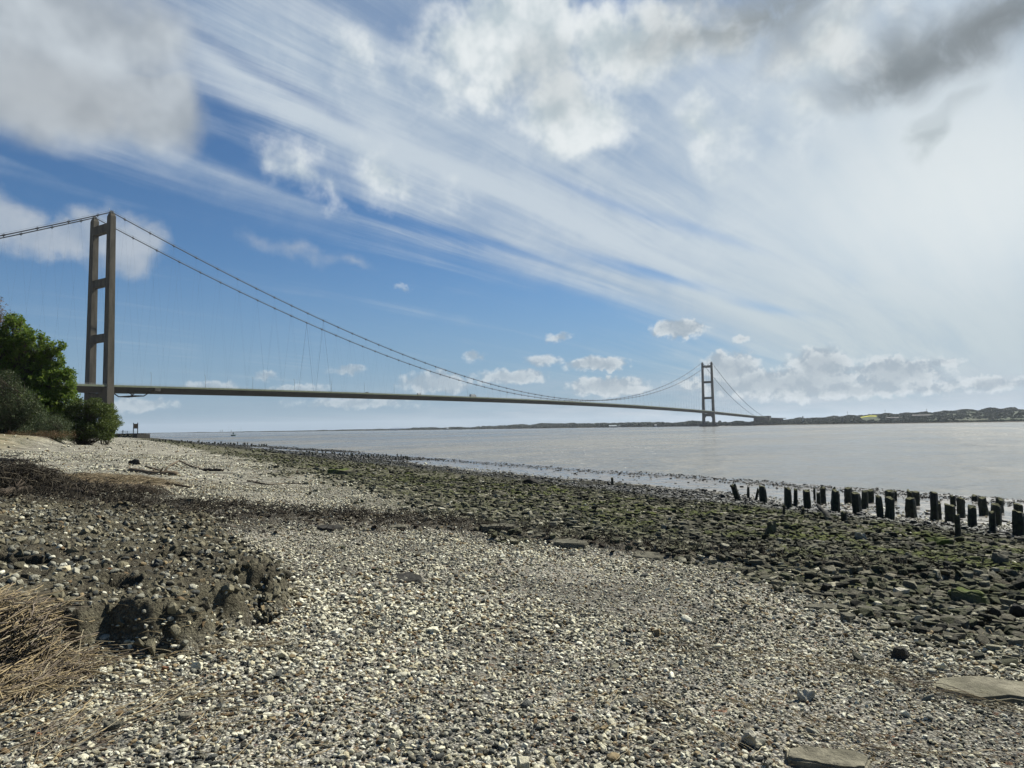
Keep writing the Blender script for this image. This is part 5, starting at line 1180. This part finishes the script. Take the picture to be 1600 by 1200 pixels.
# ------------------------------------------------------------------ light float on the river
a_ = azel(364.5, 676)[0]; D_ = 640; fx, fy = D_*sin(radians(a_)), D_*cos(radians(a_))
MGREEN = plain('green_paint', (.03, .10, .085), .5)
F_ = empty('light_float', 'small dark green light float moored on the river below the bridge', 'boat', (fx, fy, 0), .2)
b = MB(); n = 9; rows = []
for i in range(n):
    u = i/(n-1)*2-1; w_ = 1.15*(1-abs(u)**3); rows.append([(u*2.0, -w_, .85+.5*abs(u)**3), (u*1.8, -w_*.7, -.3), (u*1.8, w_*.7, -.3), (u*2.0, w_, .85+.5*abs(u)**3)])
v = [p for r in rows for p in r]; f = [(i*4+k, (i+1)*4+k, (i+1)*4+(k+1) % 4, i*4+(k+1) % 4) for i in range(n-1) for k in range(4)]+[(0, 1, 2, 3), (n*4-1, n*4-2, n*4-3, n*4-4)]
b.add(v, f); b.build('hull', MGREEN, F_)
b = MB()
for sx, sy in ((-1, -1), (1, -1), (1, 1), (-1, 1)): b.tube([(sx*.55, sy*.5, .8), (sx*.2, sy*.2, 3.0)], .08, 5)
for z in (1.5, 2.2): q = .55-.35*(z-.8)/2.2; b.tube([(-q, -q, z), (q, -q, z), (q, q, z), (-q, q, z), (-q, -q, z)], .05, 4, False)
b.box(-.35, .35, -.3, .3, 1.7, 2.8); b.build('lattice_tower', MGREEN, F_)
b = MB(); b.tube([(0, 0, 3.0), (0, 0, 3.5)], [.22, .16], 8); b.build('lantern', MSTACK, F_)
b = MB(); b.tube([(1.6, 0, .9), (1.65, 0, 2.0)], .12, 6); b.build('bow_post', MGREEN, F_)

# ------------------------------------------------------------------ sea wall with sign board, below the near tower
def b_wall(t, p, out):
    tc = t.node('ShaderNodeTexCoord').outputs['Object']
    v = t.node('ShaderNodeTexVoronoi', None, Vector=t.vm('MULTIPLY', tc, (1, 1, 1.6)), Scale=1.1); f = t.xyz(v.outputs['Color'])[0]
    c = t.ramp(f, [(0, (.42, .31, .15)), (.4, (.22, .18, .10)), (.65, (.52, .40, .2)), (.85, (.08, .07, .05))], 'CONSTANT')
    c = t.mix(t.mapr(v.outputs['Distance'], .35, .6), c, (.02, .02, .015)); t.l.new(c, p.inputs['Base Color']); t.l.new(t.bump(v.outputs['Distance'], .8, .3), p.inputs['Normal'])
MWALL = material('wall_masonry', b_wall); MDKW = plain('dark_timber', (.03, .028, .024))
D_ = 331.0
def jx(px): a = azel(px, 684)[0]; return D_*tan(radians(a))
Wl = empty('sea_wall', 'stone-faced sea wall with a dark timber end below the near tower', 'wall', (jx(219), D_, 0)); x0 = jx(170)-jx(219)
b = MB(); b.prism([(-3.2, -.5), (9, -.5), (9, 3.15), (-.6, 3.15)], x0+6, -2.0); b.build('sloping_face', MWALL, Wl)
b = MB(); b.box(x0-14, x0+6, 0, 9, -.5, 3.1); b.build('quay', MDKW, Wl)
b = MB(); b.box(-2.0, 0, -2.6, 9, -.5, 3.0); b.build('timber_end', MDKW, Wl)
b = MB(); b.box(x0-14, .2, -.9, 9.2, 3.15, 3.45); b.build('coping', MDKW, Wl)
R_ = MB()
for k in range(12): xx = x0-2+k*1.45; R_.tube([(xx, 0, 3.4), (xx, 0, 4.5)], .05, 5)
for h in (3.95, 4.5): R_.tube([(x0-2, 0, h), (x0-2+11*1.45, 0, h)], .045, 5)
tag(R_.build('railing', MRAIL), 'grey railing along the top of the sea wall', 'railing').location = Wl.location
sg_ = empty('sign_board', 'tall brown sign board on two dark posts standing on the sea wall', 'sign', (jx(208), D_+2, 3.45))
for sx in (-1, 1): b = MB(); b.box(sx*1.0-.14, sx*1.0+.14, -.14, .14, 0, 5.0 if sx < 0 else 5.1); b.build('post', MDKW, sg_)
b = MB(); b.box(-.86, .86, -.06, .06, 2.3, 4.5); b.build('board', plain('sign_timber', (.16, .115, .075)), sg_)
b = MB(); b.box(-.88, .88, -.09, -.06, 2.25, 2.34); b.box(-.88, .88, -.09, -.06, 4.46, 4.55); b.build('frame', MDKW, sg_)
bn = empty('shelter_frame', 'low open timber frame on the sea wall left of the sign board', 'frame', (jx(193), D_+1, 3.45))
for sx in (-1, 1):
    b = MB(); b.box(sx*1.3-.07, sx*1.3+.07, -.07, .07, 0, 1.0); b.build('post', MDKW, bn)
b = MB(); b.box(-1.5, 1.5, -.1, .1, 1.0, 1.14); b.box(-1.3, 1.3, -.03, .03, .55, .68); b.build('beam', MDKW, bn)
# person standing on the wall
def person():
    P = {'pel': (0, 0, .95), 'sp': (0, 0, 1.2), 'ch': (0, .01, 1.38), 'nk': (0, .01, 1.50), 'hd': (0, -.01, 1.63), 'ht': (0, -.01, 1.73),
         'ls': (-.18, 0, 1.42), 'le': (-.24, .02, 1.14), 'lw': (-.20, -.12, .92), 'rs': (.18, 0, 1.42), 're': (.24, .02, 1.14), 'rw': (.22, -.10, .90),
         'lh': (-.09, 0, .90), 'lk': (-.10, -.02, .49), 'la': (-.10, .02, .08), 'lt': (-.11, -.14, .03), 'rh': (.09, 0, .90), 'rk': (.11, -.03, .49), 'ra': (.12, .0, .08), 'rt': (.14, -.16, .03)}
    Rr = {'pel': .13, 'sp': .125, 'ch': .14, 'nk': .055, 'hd': .095, 'ht': .06, 'ls': .065, 'le': .05, 'lw': .035, 'rs': .065, 're': .05, 'rw': .035, 'lh': .09, 'lk': .06, 'la': .045, 'lt': .04, 'rh': .09, 'rk': .06, 'ra': .045, 'rt': .04}
    E_ = [('pel', 'sp'), ('sp', 'ch'), ('ch', 'nk'), ('nk', 'hd'), ('hd', 'ht'), ('ch', 'ls'), ('ls', 'le'), ('le', 'lw'), ('ch', 'rs'), ('rs', 're'), ('re', 'rw'), ('pel', 'lh'), ('lh', 'lk'), ('lk', 'la'), ('la', 'lt'), ('pel', 'rh'), ('rh', 'rk'), ('rk', 'ra'), ('ra', 'rt')]
    ks = list(P); me = bpy.data.meshes.new('person'); me.from_pydata([P[k] for k in ks], [(ks.index(a), ks.index(b)) for a, b in E_], [])
    o = bpy.data.objects.new('person', me); C.objects.link(o); me.materials.append(plain('dark_clothing', (.03, .032, .04), .8))
    md = o.modifiers.new('skin', 'SKIN'); sv = me.skin_vertices[0] if me.skin_vertices else None
    if sv is None:
        bm = bmesh.new(); bm.from_mesh(me); bm.verts.layers.skin.verify(); bm.to_mesh(me); bm.free(); sv = me.skin_vertices[0]
    for i, k in enumerate(ks): sv.data[i].radius = (Rr[k], Rr[k]); sv.data[i].use_root = (k == 'pel')
    o.modifiers.new('smooth', 'SUBSURF').levels = 1
    o.location = (jx(187.3), D_+2.5, 3.45)
    tag(o, 'distant person in dark clothes standing on the sea wall beside the bush', 'person')
person()

# ------------------------------------------------------------------ trees and bushes on the left
def leaf_cloud(name, parent, mat, clumps, n_per, size, spread, seed):
    r_ = np.random.default_rng(seed); c = np.repeat(np.array(clumps), n_per, 0); n = len(c)
    d = r_.normal(0, 1, (n, 3)); d /= np.linalg.norm(d, axis=1)[:, None]; c = c+d*(r_.random((n, 1))**.6)*spread
    nn = r_.normal(0, 1, (n, 3)); nn[:, 2] = np.abs(nn[:, 2])+.3; nn /= np.linalg.norm(nn, axis=1)[:, None]
    t1 = np.cross(nn, r_.normal(0, 1, (n, 3))); t1 /= np.linalg.norm(t1, axis=1)[:, None]; t2 = np.cross(nn, t1); s_ = r_.uniform(.6, 1.25, (n, 1))*size
    v = np.stack([c-t1*s_, c-t2*s_*.55+t1*s_*.1, c+t1*s_, c+t2*s_*.55+t1*s_*.1], 1).reshape(-1, 3)
    f = np.arange(n*4).reshape(-1, 4)
    o = npmesh(name, v, f, mat, None, False); o.parent = parent; return o
def tree(name, label, cat, base, blobs, mat, density=1.0, leaf=.10, trunk=.22, seed=0, group=None, stems=1, bark=MBARK, spread=.55, nper=26):
    """blobs: (x,y,z,rx,ry,rz) in metres relative to the base"""
    rr = random.Random(seed); E0 = empty(name, label, cat, base, 0, group); tr = MB(); clumps = []
    tot = sum(b_[3]*b_[4]*b_[5] for b_ in blobs); top = max(b_[2] for b_ in blobs)
    stm = []
    for k in range(stems):
        bx, by = (rr.uniform(-1, 1)*.5*(stems > 1)*stems*.4, rr.uniform(-1, 1)*.5*(stems > 1)); tx = rr.uniform(-.6, .6)+bx*1.8
        pts = [(bx+(tx-bx)*u+rr.uniform(-.12, .12), by+rr.uniform(-.12, .12), top*u-.4*(1-u)) for u in (0, .2, .4, .6, .8, 1)]
        tr.tube(pts, [trunk*(1-.8*i/5) for i in range(6)], 7); stm.append(pts)
    for bl in blobs:
        vol = bl[3]*bl[4]*bl[5]; nb = max(3, int(26*density*vol**.75))
        for j in range(nb):
            a = rr.uniform(0, 2*pi); u = rr.uniform(-1, 1); q = rr.uniform(.35, 1.0)**.5; w_ = sqrt(1-u*u)
            p = (bl[0]+bl[3]*q*w_*cos(a), bl[1]+bl[4]*q*w_*sin(a), max(.2, bl[2]+bl[5]*q*u)); clumps.append(p)
            if j % 3 == 0:
                s_ = rr.choice(stm); i = min(4, max(0, int((p[2]/max(top, .1))*4*.75))); st = s_[i]
                md = ((st[0]+p[0])/2+rr.uniform(-.3, .3), (st[1]+p[1])/2+rr.uniform(-.3, .3), (st[2]+p[2])/2+.25)
                tr.tube([st, md, p], [trunk*.32, trunk*.18, trunk*.05], 5)
    tr.build('trunk', bark, E0, True)
    leaf_cloud('crown', E0, mat, clumps, nper, leaf, spread, seed); return E0
def bx(px, y): return (px-800)/FOC*y
def hz(px, py, y):  # height above datum of a sight position at depth y
    d = ray(px, py); return EYE+d.z/d.y*y
def blobs_px(base, y0, lst):
    r_ = []
    for px, py, rx, ry in lst:
        k = y0/FOC; r_.append((bx(px, y0)-base[0]-.0, random.uniform(-.5, .5)*rx*k, hz(px, py, y0)-base[2], rx*k, max(rx, 20)*k*.8, ry*k))
    return r_
def T(name, label, cat, px, y, lst, mat, **kw):
    x = bx(px, y); z = tz(x, y); base = (x, y, z-.1); return tree(name, label, cat, base, blobs_px(base, y, lst), mat, **kw)
T('broadleaf_tree', 'tall broadleaf tree with bright yellow-green spring leaves at the left edge', 'tree', 30, 88,
  [(22, 530, 26, 36), (50, 545, 30, 30), (75, 560, 22, 22), (5, 560, 30, 50), (45, 590, 45, 40), (85, 605, 34, 30), (60, 635, 45, 30), (98, 628, 25, 24), (0, 620, 40, 50), (88, 540, 10, 7), (20, 500, 10, 10), (104, 585, 14, 10)],
  ML_BRIGHT, density=2.6, leaf=.16, trunk=.26, seed=3, spread=.36, nper=11)
T('rusty_tree', 'half-bare tree with reddish brown buds rising at the far left edge', 'tree', -22, 93,
  [(-8, 512, 16, 26), (2, 497, 9, 10), (-25, 540, 30, 50), (6, 508, 7, 12), (-30, 480, 26, 26)], ML_RUST, density=.9, leaf=.10, trunk=.2, seed=4, nper=14)
T('grey_bush', 'tall grey-green bush of fine twigs at the left frame edge below the tree', 'bush', 10, 80,
  [(2, 600, 20, 24), (20, 630, 34, 30), (0, 650, 40, 34), (40, 655, 24, 28), (-30, 620, 40, 60)], ML_GREY, density=2.2, leaf=.085, trunk=.09, seed=5, stems=6, nper=18)
T('grey_bush', 'low grey twiggy bush at the foot of the bright tree left of the dark bush', 'bush', 82, 79,
  [(70, 666, 24, 20), (92, 668, 22, 18), (60, 678, 26, 12), (100, 682, 16, 10)], ML_GREY, density=2.0, leaf=.06, trunk=.06, seed=6, stems=6, nper=34)
T('dark_bush', 'dense dark green bush overhanging the beach in front of the near tower', 'bush', 132, 84,
  [(122, 650, 20, 22), (148, 650, 20, 22), (135, 672, 28, 15), (110, 668, 14, 16), (160, 670, 18, 15), (128, 632, 10, 8), (146, 628, 8, 7), (158, 640, 10, 10), (112, 640, 8, 8), (168, 682, 12, 7), (120, 684, 14, 6)], ML_DARK, density=3.4, leaf=.11, trunk=.12, seed=7, stems=4, nper=13, spread=.4)
T('green_bush', 'rounded mid-green bush at the right end of the bushes beside the sea wall', 'bush', 168, 88,
  [(170, 652, 12, 15), (177, 658, 9, 12), (165, 672, 14, 12), (172, 639, 8, 7), (184, 662, 4, 7), (160, 640, 7, 6)], ML_MID, density=4.0, leaf=.10, trunk=.09, seed=8, stems=3, nper=13, spread=.36)
T('brown_scrub', 'low brown scrub at the foot of the bank below the grey bush', 'bush', 50, 76,
  [(50, 686, 20, 6), (80, 688, 18, 5), (24, 684, 10, 6), (105, 687, 10, 4)], ML_RUST, density=2.2, leaf=.05, trunk=.03, seed=9, stems=5, nper=30)
T('dark_hedge', 'dark hedge growing behind the bright tree on top of the bank', 'hedge', 60, 98,
  [(10, 650, 40, 35), (60, 655, 40, 30), (105, 655, 24, 25), (-30, 640, 40, 45)], ML_DARK, density=1.2, leaf=.14, trunk=.12, seed=10, stems=5, nper=30)

# ------------------------------------------------------------------ haze
def haze():
    m = bpy.data.materials.new('haze_air'); m.use_nodes = True; t = m.node_tree; t.nodes.clear()
    o = t.nodes.new('ShaderNodeOutputMaterial'); v = t.nodes.new('ShaderNodeVolumePrincipled'); v.inputs['Color'].default_value = (.82, .90, 1, 1); v.inputs['Density'].default_value = HAZE; v.inputs['Anisotropy'].default_value = .2
    t.links.new(v.outputs[0], o.inputs['Volume'])
    b = MB(); b.box(-13500, 13500, -13500, 13500, -6, 175); h = b.build('haze', m); tag(h, kind='stuff')
HAZE = .00004
if HAZE: haze()
